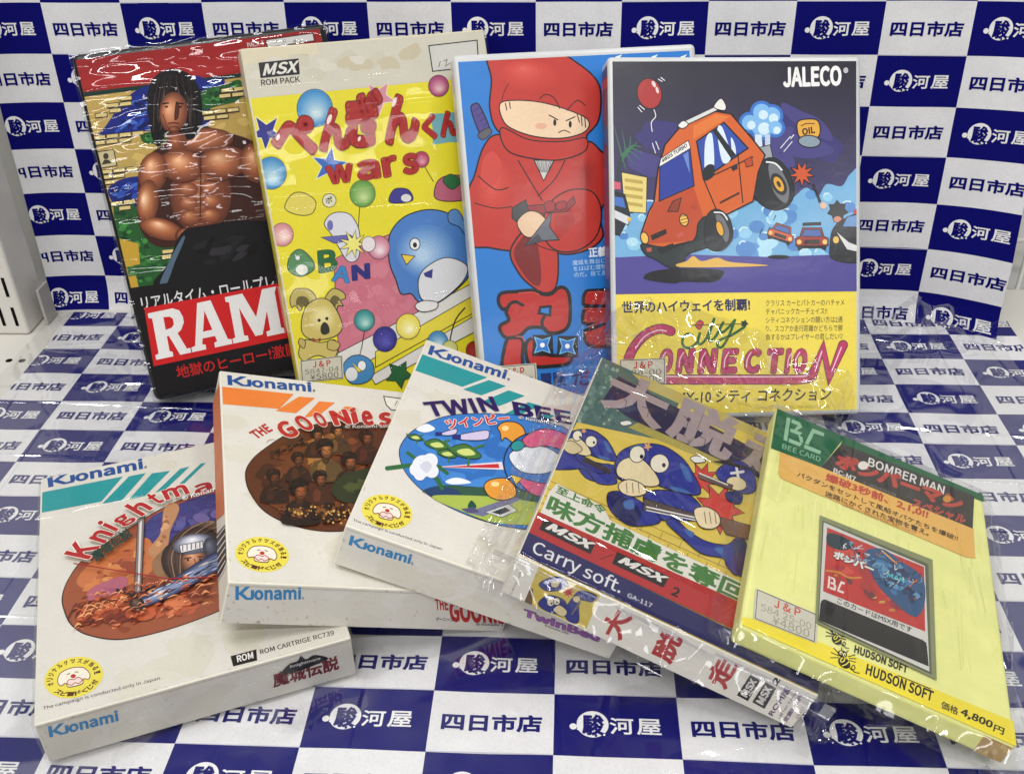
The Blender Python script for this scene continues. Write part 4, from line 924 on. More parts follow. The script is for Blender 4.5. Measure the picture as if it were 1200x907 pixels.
def aged(p, seed, face='front'):
    """yellowed blotches, specks and rubbed edges of the card itself; the bottom also gets a painted crease shadow"""
    R = random.Random(seed); a = Art(p.d[face], p.W, p.H if face == 'front' else p.T, 0.0008); W, H = a.W, a.H
    base = (217, 213, 203)
    a._put([[np.array(q) for q in ((0.0008, 0.0008), (W - .0008, 0.0008), (W - .0008, H - .0008), (0.0008, H - .0008))]], [rgb(base)])
    for k in range(26 if face == 'front' else 12):
        x = R.uniform(0, W); y = R.uniform(0, H); r = R.uniform(.004, .016); d = R.uniform(1, 4.5); c = (base[0] - d, base[1] - d * 1.2, base[2] - d * 2.4)
        a._put([[np.array((x + r * R.uniform(.6, 1.3) * math.cos(t), y + r * R.uniform(.4, 1.0) * math.sin(t))) for t in np.linspace(0, 6.28, 14, endpoint=False)]], [rgb(c)])
    for k in range(34):
        x, y = R.choice([(R.uniform(0, W), R.choice([.0012, H - .0014])), (R.choice([.0012, W - .0014]), R.uniform(0, H)), (R.uniform(0, W), R.uniform(0, H))]); r = R.uniform(.0001, .0006); d = R.uniform(8, 34)
        a._put([[np.array((x + r * R.uniform(1, 2.2) * math.cos(t), y + r * math.sin(t))) for t in np.linspace(0, 6.28, 8, endpoint=False)]], [rgb((base[0] - d, base[1] - d, base[2] - d * 1.2))])
    if face == 'bottom': a._put([[np.array((0.001, H - .0021)), np.array((W - .001, H - .0021)), np.array((W - .001, H - .0017)), np.array((0.001, H - .0017))]], [rgb((190, 184, 168))])  # shade of the flap crease, painted as a thin darker line
    pl = p.f if face == 'front' else p.b
    a.build('card_face' if face == 'front' else 'card_flap', M_CARD, p.o, lambda x, y, h: pl(x, y, h - GAP * .9))
# knight adventure, shrink wrapped
p = Pack('knig', 'game_carton', 'shrink wrapped white carton with teal stripes and a fiery oval painting, lowest at front left', 'video game', GRP)
p.body('carton', M_WHITECARD)
aged(p, 301); aged(p, 321, 'bottom')
a = p.front
a.P(TEAL, [(44, 609), (121, 594.5), (146, 565), (48, 584.5)])
for q in ([(122, 597), (145, 593), (173, 561), (153, 565)], [(153, 592), (172, 588), (201, 558.5), (180, 561.5)], [(184, 584), (196, 580), (224, 553.5), (213, 556)], [(212, 574), (218, 573), (243, 549), (237, 550)]): a.P(TEAL, q)
maker_logo(a, (59, 578), (170, 556), (57.5, 565.5), NV); a.T((90, 100, 120), '®', (171, 556), (174, 555.4), (171, 553), .02)
ov = [(75, 706), (77, 722), (86, 740), (106, 752), (145, 757), (200, 745), (262, 722), (320, 692), (345, 650), (335, 604), (296, 580), (246, 582), (196, 600), (140, 634), (100, 662), (82, 686)]
a.B((60, 34, 26), ov); cx, cy = 200, 672; a.B((158, 88, 58), [(x + (cx - x) * .012, y + (cy - y) * .016) for x, y in ov])
a.B((72, 70, 128), [(176, 616), (206, 600), (246, 586), (300, 586), (330, 606), (336, 644), (300, 650), (240, 640), (190, 652), (168, 640)]); a.splash([(96, 92, 150), (60, 56, 116), (120, 108, 160), (86, 74, 124)], [(184, 616), (250, 590), (320, 600), (322, 636), (180, 644)], 40, 3, 9, 60, 2, -20)
a.B((196, 120, 72), [(92, 690), (120, 656), (150, 640), (178, 640), (180, 676), (130, 700)]); a.splash([(206, 134, 80), (184, 104, 60), (214, 152, 96), (150, 76, 50)], [(94, 692), (140, 648), (176, 640), (178, 680), (100, 712)], 60, 2, 7, 61, 2.2, -20)
a.B((178, 104, 120), [(106, 700), (140, 684), (152, 688), (140, 712), (112, 716)]); a.splash([(196, 126, 140), (160, 90, 110)], [(108, 702), (142, 686), (144, 708), (112, 714)], 14, 2, 5, 62, 2)
a.splash([(186, 96, 60), (146, 70, 44), (204, 124, 84), (120, 54, 36), (170, 84, 52)], [(80, 712), (180, 690), (250, 690), (250, 724), (150, 754), (92, 742)], 150, 2, 7, 63, 2.4, -15)
for k in range(16): a.L(random.choice([(214, 160, 110), (104, 50, 34), (196, 130, 86)]), random.uniform(.7, 1.5), [(82 + k * 9, 735 - k * 2.6), (90 + k * 9, 722 - k * 2.2), (104 + k * 9, 730 - k * 3)], True)
a.B((188, 140, 100), [(194, 604), (204, 596), (212, 604), (202, 628), (198, 648), (184, 662), (176, 652), (190, 632)]); a.splash([(160, 112, 76), (212, 166, 124)], [(196, 606), (208, 602), (198, 640), (184, 656), (182, 648)], 20, 1.5, 4, 64)
a.B((150, 116, 84), [(180, 668), (206, 640), (230, 624), (252, 618), (262, 632), (236, 646), (216, 664), (196, 690)]); a.splash([(196, 160, 120), (120, 86, 60), (170, 136, 100)], [(186, 668), (226, 632), (250, 622), (250, 634), (200, 682)], 30, 2, 5, 65, 2, -40)
a.O((58, 44, 40), (92, 76, 68), (134, 112, 92), 232, 656, 34, 30, -12); a.O((50, 38, 36), (70, 54, 50), (88, 70, 62), 212, 668, 20, 24, -20)
for k in range(9): a.L([(96, 74, 60), (150, 122, 98), (70, 52, 46)][k % 3], 1.2, [(206 + 2 * k, 690 - k), (200 + 4 * k, 664 - 3 * k), (212 + 6 * k, 636 - k), (236 + 4 * k, 622)], True)
a.O((84, 58, 48), (168, 116, 88), (214, 162, 124), 231, 668, 17, 17, 8); a.O((88, 90, 104), (170, 172, 184), (228, 228, 234), 229, 648, 24, 12, -10, 0, -.4); a.O((60, 60, 72), (84, 86, 98), (120, 122, 134), 250, 654, 9, 14, -10)
a.P((216, 214, 214), [(213, 650), (240, 645), (241, 653), (215, 659)], ((70, 66, 70), .8))
for k in range(5): a.L((76, 74, 84), 1.1, [(217 + 5 * k, 657 - k), (217 + 5 * k, 650 - k)])
[a.L((60, 36, 30), 1.5, q) for q in ([(219, 665), (227, 664)], [(234, 663), (241, 663)], [(226, 679), (237, 678)])]; a.L((126, 80, 60), 1.2, [(230, 665), (232, 672), (228, 674)], True); a.E((40, 28, 26), 223, 667, 1.4); a.E((40, 28, 26), 237, 666, 1.4)
a.P((128, 120, 118), [(164, 618), (172, 612), (168, 704), (160, 706)], ((60, 46, 44), .8)); a.P((206, 200, 196), [(166, 622), (169, 618), (166, 700), (164, 702)]); a.L((52, 40, 38), 3, [(140, 700), (160, 706), (184, 696)], True); a.L((52, 40, 38), 3.2, [(162, 704), (161, 722)])
arm = [(268, 664), (244, 676), (218, 692), (192, 707), (168, 717)]
for w_, c in ((24, (44, 48, 74)), (20, (74, 82, 112)), (15, (104, 114, 146)), (9, (134, 144, 172))): a.L(c, w_, arm, True, taper=lambda t: 1 - .45 * t)
for k in range(46):
    q = random.Random(50 + k); t = q.uniform(0, .95); x = 266 - 94 * t; y = 665 + 52 * t + q.uniform(-8, 8) * (1 - .4 * t); ln = q.uniform(6, 16)
    a.L(q.choice([(212, 216, 230), (60, 66, 96), (172, 180, 204), (40, 42, 66), (226, 214, 190)]), q.uniform(.6, 1.8), [(x, y), (x - ln * .5, y + ln * .24), (x - ln, y + ln * .52)], True, taper=lambda t: 1.1 - abs(2 * t - 1))
a.O((40, 32, 30), (70, 56, 50), (120, 96, 80), 164, 720, 9, 9)
for k in range(150):
    q = random.Random(900 + k); x = q.uniform(88, 246); y = 724 + q.uniform(-16, 24) - (x - 90) * .16; ln = q.uniform(4, 14); cv = q.uniform(-5, 5)
    a.L(q.choice([(204, 130, 88), (126, 56, 36), (224, 160, 112), (96, 42, 30), (180, 92, 60)]), q.uniform(.8, 2.6), [(x, y), (x + ln * .5, y - ln * .35 + cv * .4), (x + ln, y - ln * .3)], True, taper=lambda t: 1.1 - abs(2 * t - 1))
a.L((150, 40, 44), 1.4, [(90, 672), (200, 690), (262, 688)])
qk = lambda *L_: [(70 + x / 6.316, 560 + y / 6.316) for x, y in L_]
for ch, t in (('K', ((240, 680), (330, 575), (54, 640))), ('n', ((352, 562), (430, 488), (232, 524))), ('i', ((438, 478), (462, 450), (297, 414))), ('g', ((508, 442), (606, 384), (402, 396))), ('h', ((630, 364), (714, 300), (498, 288))), ('t', ((750, 280), (802, 246), (650, 214))), ('m', ((808, 245), (985, 192), (768, 172))), ('a', ((1012, 172), (1145, 140), (998, 98))), ('r', ((1170, 132), (1230, 120), (1158, 64))), ('e', ((1245, 116), (1340, 100), (1232, 48)))):
    a.T((170, 42, 44), ch, *qk(*t), .05, ((232, 222, 208), .035))
a.T((34, 66, 56), '魔城伝説', (117, 671), (160, 640), (109, 661), .04, ((214, 206, 176), .03)); a.T((226, 224, 220), '© Konami 1986', (217, 599), (282, 580), (216, 594), .02)
seal(a, 89, 801, 35, 23.5, -14)
a.T(K, 'The campaign is conducted only in Japan.', (54, 840), (192, 804), (53, 835), .0)
a.P(K, [(275, 788), (303, 781), (302, 768), (272, 776)]); a.T((230, 228, 222), 'ROM', (280, 783.5), (299, 778.5), (278.8, 775.5), .05)
a.T(K, 'ROM CARTRIGE RC739', (307, 774), (393, 751), (305.6, 768.6), .02)
a.build('cover_print', M_CARD, p.o, p.f)
b = p.bottom
maker_logo(b, (61, 871), (142, 851), (59, 858), LB_)
b.T((120, 40, 46), '魔城伝説', (322, 813), (399, 791), (320, 796), .04); b.B(K, [(331, 796), (340, 785), (350, 781), (354, 775), (360, 779), (370, 774), (386, 778), (370, 786), (348, 794)]); b.T((220, 216, 210), 'Knightmare', (342, 790), (377, 780), (341, 786), .03)
b.build('spine_print', M_CARD, p.o, p.b)
M_SHRINK3 = film('glossy_shrink_wrap', 0.04, 0.55, ((12, (0.6, 2.0, 2), (0, 0, -0.3), 0.3, 0.003, 0), (7, (0.3, 4, 3), (0, 0, 0.2), 0.5, 0.0012, 0.025)), 1.45)
p.wrap(M_SHRINK3, amp=0.0003, off=0.0008)

# treasure hunt
p = Pack('goon', 'game_carton', 'white carton with orange stripes and a murky brown oval painting', 'video game', GRP)
p.body('carton', M_WHITECARD)
aged(p, 302); aged(p, 322, 'bottom')
a = p.front; OR = (226, 132, 62)
for q in ([(256, 478), (328, 484), (345, 466.5), (255, 457.5)], [(324, 486.5), (347.5, 489), (370, 471), (351, 469.5)], [(357, 494), (374, 492), (393, 476.5), (374.5, 475)], [(392, 492), (406, 492), (418, 482), (405, 481)]): a.P(OR, q)
maker_logo(a, (268, 456), (366, 464), (267, 444.5), NV); a.T((90, 100, 120), '®', (367, 464), (370, 464.2), (367, 461), .02)
ov = [(288, 561), (293, 582), (312, 606), (346, 622), (386, 628.5), (428, 624), (466, 612), (500, 590), (514, 562), (500, 530), (462, 508), (420, 499), (380, 500), (342, 511), (310, 531), (294, 546)]
a.B((50, 26, 18), ov); cx, cy = 400, 564; ov2 = [(x + (cx - x) * .012, y + (cy - y) * .016) for x, y in ov]; a.B((96, 52, 26), ov2)
a.splash([(112, 62, 30), (84, 44, 22), (128, 74, 36), (70, 36, 20)], ov2, 130, 4, 13, 70, 1.6, -10)
a.splash([(150, 100, 48), (166, 120, 64), (134, 86, 42)], [(352, 520), (400, 506), (410, 522), (376, 560), (362, 560)], 40, 2, 6, 71, 2, -50)
def head(x, y, r, hair, skin, cloth=(84, 46, 26), tilt=0):
    dk = lambda c, f: tuple(int(q * f * .82) for q in c)
    a.B(dk(cloth, .8), [(x - r * 1.7, y + r * 3.2), (x - r * 1.4, y + r * 1.5), (x - r * .4, y + r * .9), (x + r * .5, y + r * .9), (x + r * 1.5, y + r * 1.6), (x + r * 1.8, y + r * 3.2)]); a.B(dk(cloth, 1.15), [(x - r * .9, y + r * 2.8), (x - r * .8, y + r * 1.5), (x - r * .1, y + r * 1.2), (x - r * .1, y + r * 2.8)]); a.O(dk(skin, .5), dk(skin, .7), dk(skin, .85), x, y + r, r * .4, r * .5, n=6)
    a.O(dk(hair, .7), hair, dk(hair, 1.9), x - .12 * r, y - r * .42, r * .98, r * .86, tilt * 3 - 8, n=8)
    a.O(dk(skin, .6), skin, dk(skin, 1.35), x + r * .1, y + r * .16, r * .62, r * .84, tilt * 3 + 6, n=8)
    for t in range(5): a.L(dk(hair, 1.6 if t % 2 else .6), .9, [(x - r * .6 + t * r * .3, y - r * 1.1), (x - r * .75 + t * r * .36, y - r * .5)])
    a.B(dk(hair, .8), [(x - r * .62, y - r * .5), (x, y - r * .72), (x + r * .6, y - r * .5), (x + r * .3, y - r * .36), (x - r * .3, y - r * .34)])
    a.L(dk(skin, .35), .9, [(x - r * .32, y + r * .02), (x - r * .05, y + r * .04)]); a.L(dk(skin, .35), .9, [(x + r * .22, y + r * .04), (x + r * .5, y + r * .02)]); a.L(dk(skin, .45), .8, [(x - r * .1, y + r * .55), (x + r * .3, y + r * .54)]); a.L(dk(skin, .6), .8, [(x + r * .1, y + r * .1), (x + r * .14, y + r * .34)])
for h in ((372, 516, 8, (44, 26, 18), (140, 86, 50)), (396, 512, 8, (66, 38, 20), (168, 110, 64), (120, 84, 44)), (430, 520, 9, (70, 36, 20), (134, 80, 44), (96, 44, 26)), (462, 522, 8, (46, 28, 18), (120, 70, 42)), (382, 534, 11, (36, 20, 14), (164, 106, 62), (150, 116, 66), -1), (350, 545, 8, (58, 34, 20), (118, 68, 38)), (410, 548, 10, (48, 26, 16), (150, 92, 54), (70, 52, 34), 1), (446, 550, 9, (60, 34, 20), (130, 78, 46)), (322, 566, 9, (52, 30, 18), (106, 60, 34), (70, 36, 22)), (376, 568, 9, (40, 24, 16), (138, 84, 48), (110, 58, 32)), (352, 582, 12, (34, 20, 14), (146, 88, 50), (58, 32, 22), 1)): head(*h)
for k in range(60):
    q = random.Random(k); x = q.uniform(310, 470); y = q.uniform(515, 612); a.L(q.choice([(70, 38, 22), (116, 72, 38), (52, 28, 18), (140, 96, 54)]), q.uniform(.5, 1.1), [(x, y), (x + q.uniform(4, 9), y - q.uniform(0, 5)), (x + q.uniform(10, 16), y - q.uniform(-3, 8))], True, taper=lambda t: 1.1 - abs(2 * t - 1))
a.B((50, 58, 30), [(388, 580), (400, 566), (420, 558), (444, 556), (460, 566), (450, 586), (420, 596), (398, 594)]); a.splash([(66, 76, 38), (40, 46, 26), (80, 88, 46)], [(392, 580), (420, 562), (448, 560), (446, 580), (404, 590)], 26, 2, 6, 72, 2)
a.splash([(60, 32, 20), (40, 22, 16), (112, 66, 32), (130, 84, 42)], [(316, 598), (420, 592), (470, 600), (430, 618), (380, 622), (338, 614)], 110, 1.2, 4.5, 73, 1.6)
a.splash([(196, 156, 84), (170, 126, 62), (214, 180, 110)], [(330, 600), (450, 596), (430, 616), (386, 622), (346, 612)], 60, .7, 1.6, 74)
RD = (184, 48, 42); RO = ((236, 226, 210), .03)
qg = lambda *L_: [(280 + x / 6, 455 + y / 6) for x, y in L_]
a.T(RD, 'THE', *qg((130, 390), (246, 326), (72, 342)), .06)
for ch, t in (('G', ((345, 398), (438, 356), (243, 292))), ('O', ((470, 352), (548, 318), (368, 252))), ('O', ((576, 316), (640, 298), (505, 214))), ('N', ((675, 306), (802, 292), (626, 200))), ('i', ((800, 298), (846, 280), (772, 188))), ('e', ((884, 302), (960, 288), (850, 192))), ('s', ((990, 304), (1084, 294), (974, 202)))): a.T(RD, ch, *qg(*t), .075, ((232, 224, 210), .04))
a.T((210, 204, 196), '© Konami 1986', (404, 509), (462, 508), (404, 505), .02, ((30, 24, 22), .04))
a.T(K, 'グーニーズ', (325, 543), (359, 527), (321, 535), .045)
seal(a, 308, 655, 31.5, 20.5, 6)
a.P((226, 224, 214), [(459, 485), (474, 486), (474, 472), (450, 469), (453, 479)], (K, 1.1)); a.L(K, .7, [(463, 480), (466, 474)])
a.build('cover_print', M_CARD, p.o, p.f)
b = p.bottom
maker_logo(b, (277, 708), (354, 707), (277, 692), LB_); b.T((120, 150, 170), '®', (355, 707), (357.5, 707), (355, 704), .02)
b.T(RD, 'THE', (511, 719), (526, 719.5), (510, 706), .06); b.T(RD, 'GOONIES', (528, 733), (604, 736), (526, 708), .08); b.T(K, 'グーニーズ', (511, 732), (532, 732.5), (511, 727.5), .02); b.T(K, '© Konami 1986', (558, 737), (600, 738), (558, 734), .02)
b.splash([(206, 198, 178), (196, 186, 162)], [(266, 700), (600, 712), (594, 742), (262, 734)], 22, .6, 1.8, 75); b.E((176, 170, 152), 304, 735, 2.6, 3.2)
b.build('spine_print', M_CARD, p.o, p.b)
l = Art(p.d['left'], p.T, p.H, rect=(0.0012, 0.0012, p.T - 0.0012, p.H - 0.0012)); l.P((214, 122, 62), [(250, 620), (266, 606), (259, 452), (246, 484)]); l.P((60, 46, 40), [(252, 700), (268, 660), (267, 618), (248, 640)])
for k in range(7): l.L((226, 222, 214), 1.1, [(252, 640 + 9 * k), (266, 622 + 8 * k)])
l.build('end_print', M_CARD, p.o, p.l)

# flying pair
p = Pack('twin', 'game_carton', 'white carton with teal stripes and a bright blue sky oval picture', 'video game', GRP)
p.body('carton', M_WHITECARD)
aged(p, 303); aged(p, 323, 'bottom')
a = p.front
for q in ([(478, 436), (542, 458), (571, 447), (490, 418)], [(542.5, 461), (564, 468), (593, 457), (573, 450)], [(566, 475), (585, 480.5), (615, 468.5), (596, 462)], [(591, 490), (606, 492), (634, 480), (619, 476)], [(616, 500), (626, 503), (650, 492), (641, 489)]): a.P(TEAL, q)
maker_logo(a, (501.5, 419.5), (592, 449), (505, 409), NV); a.T((90, 100, 120), '®', (594, 450), (597, 451), (594.8, 447), .02)
ov = [(468, 539), (471, 524), (486, 508), (520, 493), (562, 489), (612, 492), (660, 505), (700, 530), (716, 562), (706, 596), (672, 618), (632, 626), (586, 621), (540, 606), (500, 584), (476, 560)]
a.B((26, 30, 60), ov); cx, cy = 590, 556; ov2 = [(x + (cx - x) * .008, y + (cy - y) * .012) for x, y in ov]; a.B((62, 128, 196), ov2)
a.splash([(74, 140, 206), (52, 116, 186)], ov2, 40, 5, 12, 80, 2.4, 10)
a.B((52, 92, 72), [(496, 580), (520, 574), (560, 576), (600, 578), (700, 590), (706, 598), (672, 616), (586, 619), (542, 605), (504, 586)]); a.B((38, 70, 110), [(498, 580), (510, 576), (530, 578), (540, 586), (510, 588)])
a.B((170, 186, 86), [(506, 588), (540, 586), (600, 590), (690, 606), (660, 619), (586, 619), (542, 605)]); a.splash([(192, 204, 110), (140, 168, 72)], [(514, 588), (600, 594), (640, 614), (560, 606)], 20, 2, 5, 81, 3, 10)
a.P((120, 122, 150), [(546, 606), (600, 588), (612, 590), (566, 611)]); a.P((206, 208, 206), [(568, 606), (596, 596), (606, 604), (588, 612)], (K, .7)); a.P((40, 60, 66), [(576, 606), (592, 600), (598, 604), (586, 609)]); a.B((30, 84, 62), [(548, 600), (552, 592), (558, 598), (556, 602)]); a.P((90, 86, 120), [(540, 602), (556, 600), (562, 606), (548, 607)])
a.B((232, 234, 238), [(522, 570), (530, 566), (540, 566), (552, 571), (540, 573), (528, 573)]); a.B((232, 234, 238), [(488, 508), (500, 502), (510, 508), (498, 512)])
a.P((224, 214, 220), [(508, 553), (588, 546.5), (590, 556)]); a.P((200, 50, 60), [(516, 553), (584, 549), (585, 554)])
for x, y, s in ((512, 526, 1), (546, 534, 1.35), (524, 537, .8), (487, 518, .6)):
    a.B((70, 122, 60), [(x - 14 * s, y - 2 * s), (x, y - 6 * s), (x + 13 * s, y + 4 * s), (x + 6 * s, y + 7 * s), (x - 8 * s, y + 4 * s)], (K, .9)); a.B((206, 214, 130), [(x - 8 * s, y), (x + 2 * s, y - 2 * s), (x + 8 * s, y + 3 * s), (x - 2 * s, y + 4 * s)])
    a.L((70, 122, 60), 2 * s, [(x - 12 * s, y - 1), (x - 18 * s, y - 7 * s)]); a.L((70, 122, 60), 2 * s, [(x + 2 * s, y + 5 * s), (x + 2 * s, y + 13 * s)]); a.L((70, 122, 60), 2 * s, [(x + 6 * s, y - 2 * s), (x + 15 * s, y - 5 * s)])
a.L((52, 112, 62), 5, [(454, 554), (470, 552), (486, 550)], True); a.L((52, 112, 62), 4, [(478, 536), (486, 542)], True); a.L((52, 112, 62), 5, [(508, 562), (514, 570), (518, 578)], True); a.L((52, 112, 62), 4, [(514, 552), (524, 560)])
for q, r in (((496, 552), 13), ((488, 556), 8), ((504, 546), 9), ((506, 558), 8), ((492, 562), 7)): a.E((228, 230, 234), *q, r)
a.B((206, 208, 218), [(492, 552), (500, 546), (506, 552), (500, 560)])
for q in ([(516, 514), (534, 508), (534, 514), (524, 516)], [(536, 516), (568, 510), (573, 514), (568, 521), (540, 521)]): a.B((206, 196, 222), q, (K, .8))
a.P((40, 46, 120), [(510, 512), (518, 512), (518, 516), (510, 516)]); a.P((40, 46, 120), [(530, 515), (540, 515), (540, 521), (530, 520)])
a.B((224, 158, 62), [(583, 506), (590, 500), (604, 500), (614, 508), (614, 522), (602, 524), (592, 518), (588, 522), (586, 512)], (K, 1.1)); a.E((244, 214, 150), 592, 507, 4, 3)
a.B((224, 158, 62), [(567, 576), (574, 568), (592, 566), (602, 574), (604, 586), (590, 592), (574, 588)], (K, 1.1)); a.E((244, 214, 150), 580, 573, 5, 3)
a.E((56, 120, 190), 630, 548, 40, 36, 0, (K, 1.4)); a.B((222, 226, 232), [(596, 540), (612, 530), (640, 530), (660, 546), (640, 560), (610, 558)], (K, 1)); a.B((214, 92, 134), [(612, 520), (636, 508), (664, 516), (668, 534), (640, 528), (620, 530)], (K, 1)); a.B((214, 92, 134), [(606, 566), (636, 572), (660, 566), (654, 584), (626, 586)], (K, 1)); a.E((46, 150, 150), 606, 528, 8, 6, -20, (K, 1)); a.P((224, 190, 70), [(598, 562), (612, 566), (604, 574)], (K, .8))
TB = (44, 28, 96)
a.T(TB, 'TWIN', (503, 494), (585, 487), (495, 477), .05); a.T(TB, 'BEE', (603, 491), (672, 503), (599.5, 475), .06)
a.T((206, 58, 56), 'ツインビー', (524, 509), (598, 501), (520, 497), .03, ((236, 226, 222), .05)); a.T((226, 226, 230), '© Konami 1986', (607, 496.5), (662, 506), (607.5, 492.5), .02, ((24, 24, 40), .04))
seal(a, 454, 605, 30, 20, 12)
a.T(K, 'The campaign is conducted only in Japan.', (414, 616.5), (519, 651), (415, 612.8), .0)
a.build('cover_print', M_CARD, p.o, p.f)
b = p.bottom
maker_logo(b, (409, 643), (481, 665.5), (412, 632), LB_); b.T((120, 150, 170), '®', (482, 666), (484.5, 667), (482.5, 663), .02)
b.T((150, 96, 160), 'TwinBee', (612.6, 726), (702, 757), (614.5, 717), .08, ((70, 44, 90), .03)); b.T(K, '© Konami 1986', (638, 738), (666, 748), (638.6, 735.6), .02)
b.build('spine_print', M_CARD, p.o, p.b)

# ---- front row: escape game in a loose clear bag
p = Pack('carr', 'game_box', 'loosely bagged game box with blue helmeted cartoon soldiers on yellow paving', 'video game', 'bagged games')
p.body('carton', M_WHITECARD, 0.0008)
a = Art(p.d['front'], p.W, p.H, margin=0.0006); NB = (50, 58, 140); CR = (222, 206, 164)
a.fill((214, 190, 88))
a.P((84, 112, 104), [(600, 640), (640, 566), (664, 498), (706, 410), (800, 470), (770, 520), (722, 510), (676, 500)]); a.splash([(100, 128, 118), (74, 98, 92), (120, 146, 130), (150, 170, 150)], [(672, 500), (706, 426), (730, 436), (726, 506)], 90, .8, 4, 90)
a.P((172, 160, 84), [(736, 506), (752, 498), (972, 586), (972, 606)]); a.P((190, 172, 96), [(740, 442), (800, 462), (900, 508), (890, 520), (760, 462)])
# paving
for r in range(9):
    o0 = np.array((640 - r * 3.5, 566 + r * 8.5)); 
    a.L((150, 122, 60), .8, [tuple(o0 - (20, 8)), tuple(o0 + np.array((330, 148)))])
    for c in range(14): q = o0 + np.array((.905, .42)) * (c * 25 + (r % 2) * 12); a.L((150, 122, 60), .8, [tuple(q), tuple(q + (-3.5, 8.5))])
a.P((52, 46, 74), [(706, 474), (724, 446), (900, 540), (975, 574), (975, 606), (800, 524), (742, 498)])
ST = (164, 148, 146); SO = ((40, 32, 44), .02)
a.T(ST, '大', (700, 480), (772, 513), (720, 434), .07, SO); a.T(ST, '脱', (777, 515), (852, 549), (797, 466), .06, SO); a.T(ST, '走', (858, 552), (930, 585), (878, 502), .06, SO)
for q in ([(728, 470), (734, 476), (732, 482)], [(752, 482), (760, 484), (758, 494)], [(800, 492), (806, 498), (804, 506)], [(818, 516), (826, 520), (824, 528)], [(744, 452), (750, 458)]): a.L((90, 76, 84), .8, q)
def soldier(x, y, s, star):
    f = lambda u, v: (x + s * u, y + s * v)
    a.B(NB, [f(-30, 14), f(-22, 22), f(2, 38), f(22, 44), f(40, 46), f(58, 54), f(72, 80), f(60, 76), f(40, 66), f(24, 64), f(16, 78), f(-6, 72), f(-24, 50), f(-40, 36)], (K, 1.1)) if star else None
    a.B(NB, [f(-48, 2), f(-40, -12), f(-18, -20), f(8, -18), f(30, -4), f(42, 12), f(52, 34), f(46, 40), f(24, 36), f(6, 30), f(-10, 24), f(-34, 22), f(-46, 16)], (K, 1.2))
    a.B((74, 110, 164), [f(-30, -16), f(-18, -20), f(-14, -15), f(-26, -12)]); a.B((74, 110, 164), [f(28, 2), f(38, 10), f(42, 24), f(34, 20)]); a.B((74, 110, 164), [f(16, 30), f(30, 32), f(40, 38), f(24, 36)])
    a.B(CR, [f(-46, 8), f(-38, -2), f(-20, -4), f(-4, 10), f(4, 26), f(-8, 30), f(-30, 24), f(-44, 18)], (K, 1))
    a.E((226, 218, 196), *f(-22, -8), 9 * s, 10 * s, 20, (K, 1)); a.E((226, 218, 196), *f(4, 3), 11 * s, 11 * s, 20, (K, 1)); a.E(K, *f(-17, -5), 2.2 * s, 2.6 * s); a.E(K, *f(9, 5), 2.2 * s, 2.6 * s)
    a.star((206, 158, 110), *f(-10, -17), 6 * s, 2.6 * s, 5, 10)
soldier(690, 521, .62, 1)
a.B(NB, [(650, 536), (664, 530), (680, 548), (700, 560), (716, 560), (722, 572), (700, 572), (686, 556), (664, 556), (648, 554)], (K, 1.1)); a.B((206, 190, 150), [(660, 526), (670, 522), (682, 532), (672, 538), (662, 534)], (K, .9)); a.P((62, 54, 60), [(684, 540), (716, 556), (714, 562), (682, 546)])
a.star((198, 72, 58), 822, 566, 20, 10, 8, 20, (K, .8)); a.star((198, 72, 58), 842, 602, 30, 17, 9, 8, (K, .9))
a.B(NB, [(838, 560), (850, 548), (868, 546), (882, 560), (884, 580), (868, 584), (850, 574)], (K, 1)); a.E(CR, 862, 572, 12, 8, 15, (K, .9)); a.L((220, 214, 206), 3, [(856, 560), (870, 558)]); a.L((220, 214, 206), 3, [(862, 553), (864, 565)]); a.P((110, 90, 80), [(818, 560), (858, 574), (856, 580), (818, 566)], (K, .7)); a.B((40, 46, 104), [(850, 582), (868, 584), (866, 596), (852, 592)], (K, .8))
a.P((44, 40, 40), [(834, 546), (890, 560), (884, 556), (850, 545)])
soldier(768, 546, 1.0, 0)
a.B(NB, [(754, 586), (768, 580), (790, 582), (810, 588), (824, 604), (830, 618), (812, 616), (790, 616), (770, 614), (756, 600)], (K, 1.2)); a.B(NB, [(712, 584), (726, 582), (740, 588), (756, 598), (772, 612), (768, 620), (740, 622), (722, 612), (712, 598)], (K, 1.2)); a.B((36, 38, 90), [(711, 588), (722, 584), (750, 604), (742, 622), (724, 614)])
a.B(NB, [(790, 614), (806, 628), (826, 640), (850, 644), (862, 636), (872, 640), (874, 668), (862, 680), (850, 668), (846, 660), (820, 654), (796, 634), (780, 618)], (K, 1.2)); a.B((36, 38, 90), [(858, 640), (872, 640), (874, 676), (862, 678)])
for q in ([(730, 594), (740, 592), (742, 602), (732, 602)], [(800, 626), (812, 630), (808, 636)], [(836, 648), (846, 648), (844, 656)]): a.B((74, 110, 164), q)
a.P((90, 76, 70), [(754, 590), (820, 610), (828, 616), (752, 604)], (K, .8)); a.L((226, 222, 216), 1.6, [(756, 600), (820, 614)]); a.L((226, 222, 216), 1.2, [(756, 604), (820, 617)])
a.P((122, 90, 70), [(836, 610), (880, 622), (884, 640), (850, 632)], (K, .8)); a.B((226, 208, 170), [(812, 604), (826, 600), (840, 608), (842, 620), (832, 626), (818, 622)], (K, 1.1)); a.B((226, 208, 170), [(724, 574), (736, 568), (752, 574), (756, 584), (742, 588), (728, 584)], (K, 1.1))
for x in (824, 830, 836): a.L(K, .8, [(x, 606), (x + 2, 620)])
for x in (733, 740, 747): a.L(K, .8, [(x, 572), (x + 1, 584)])
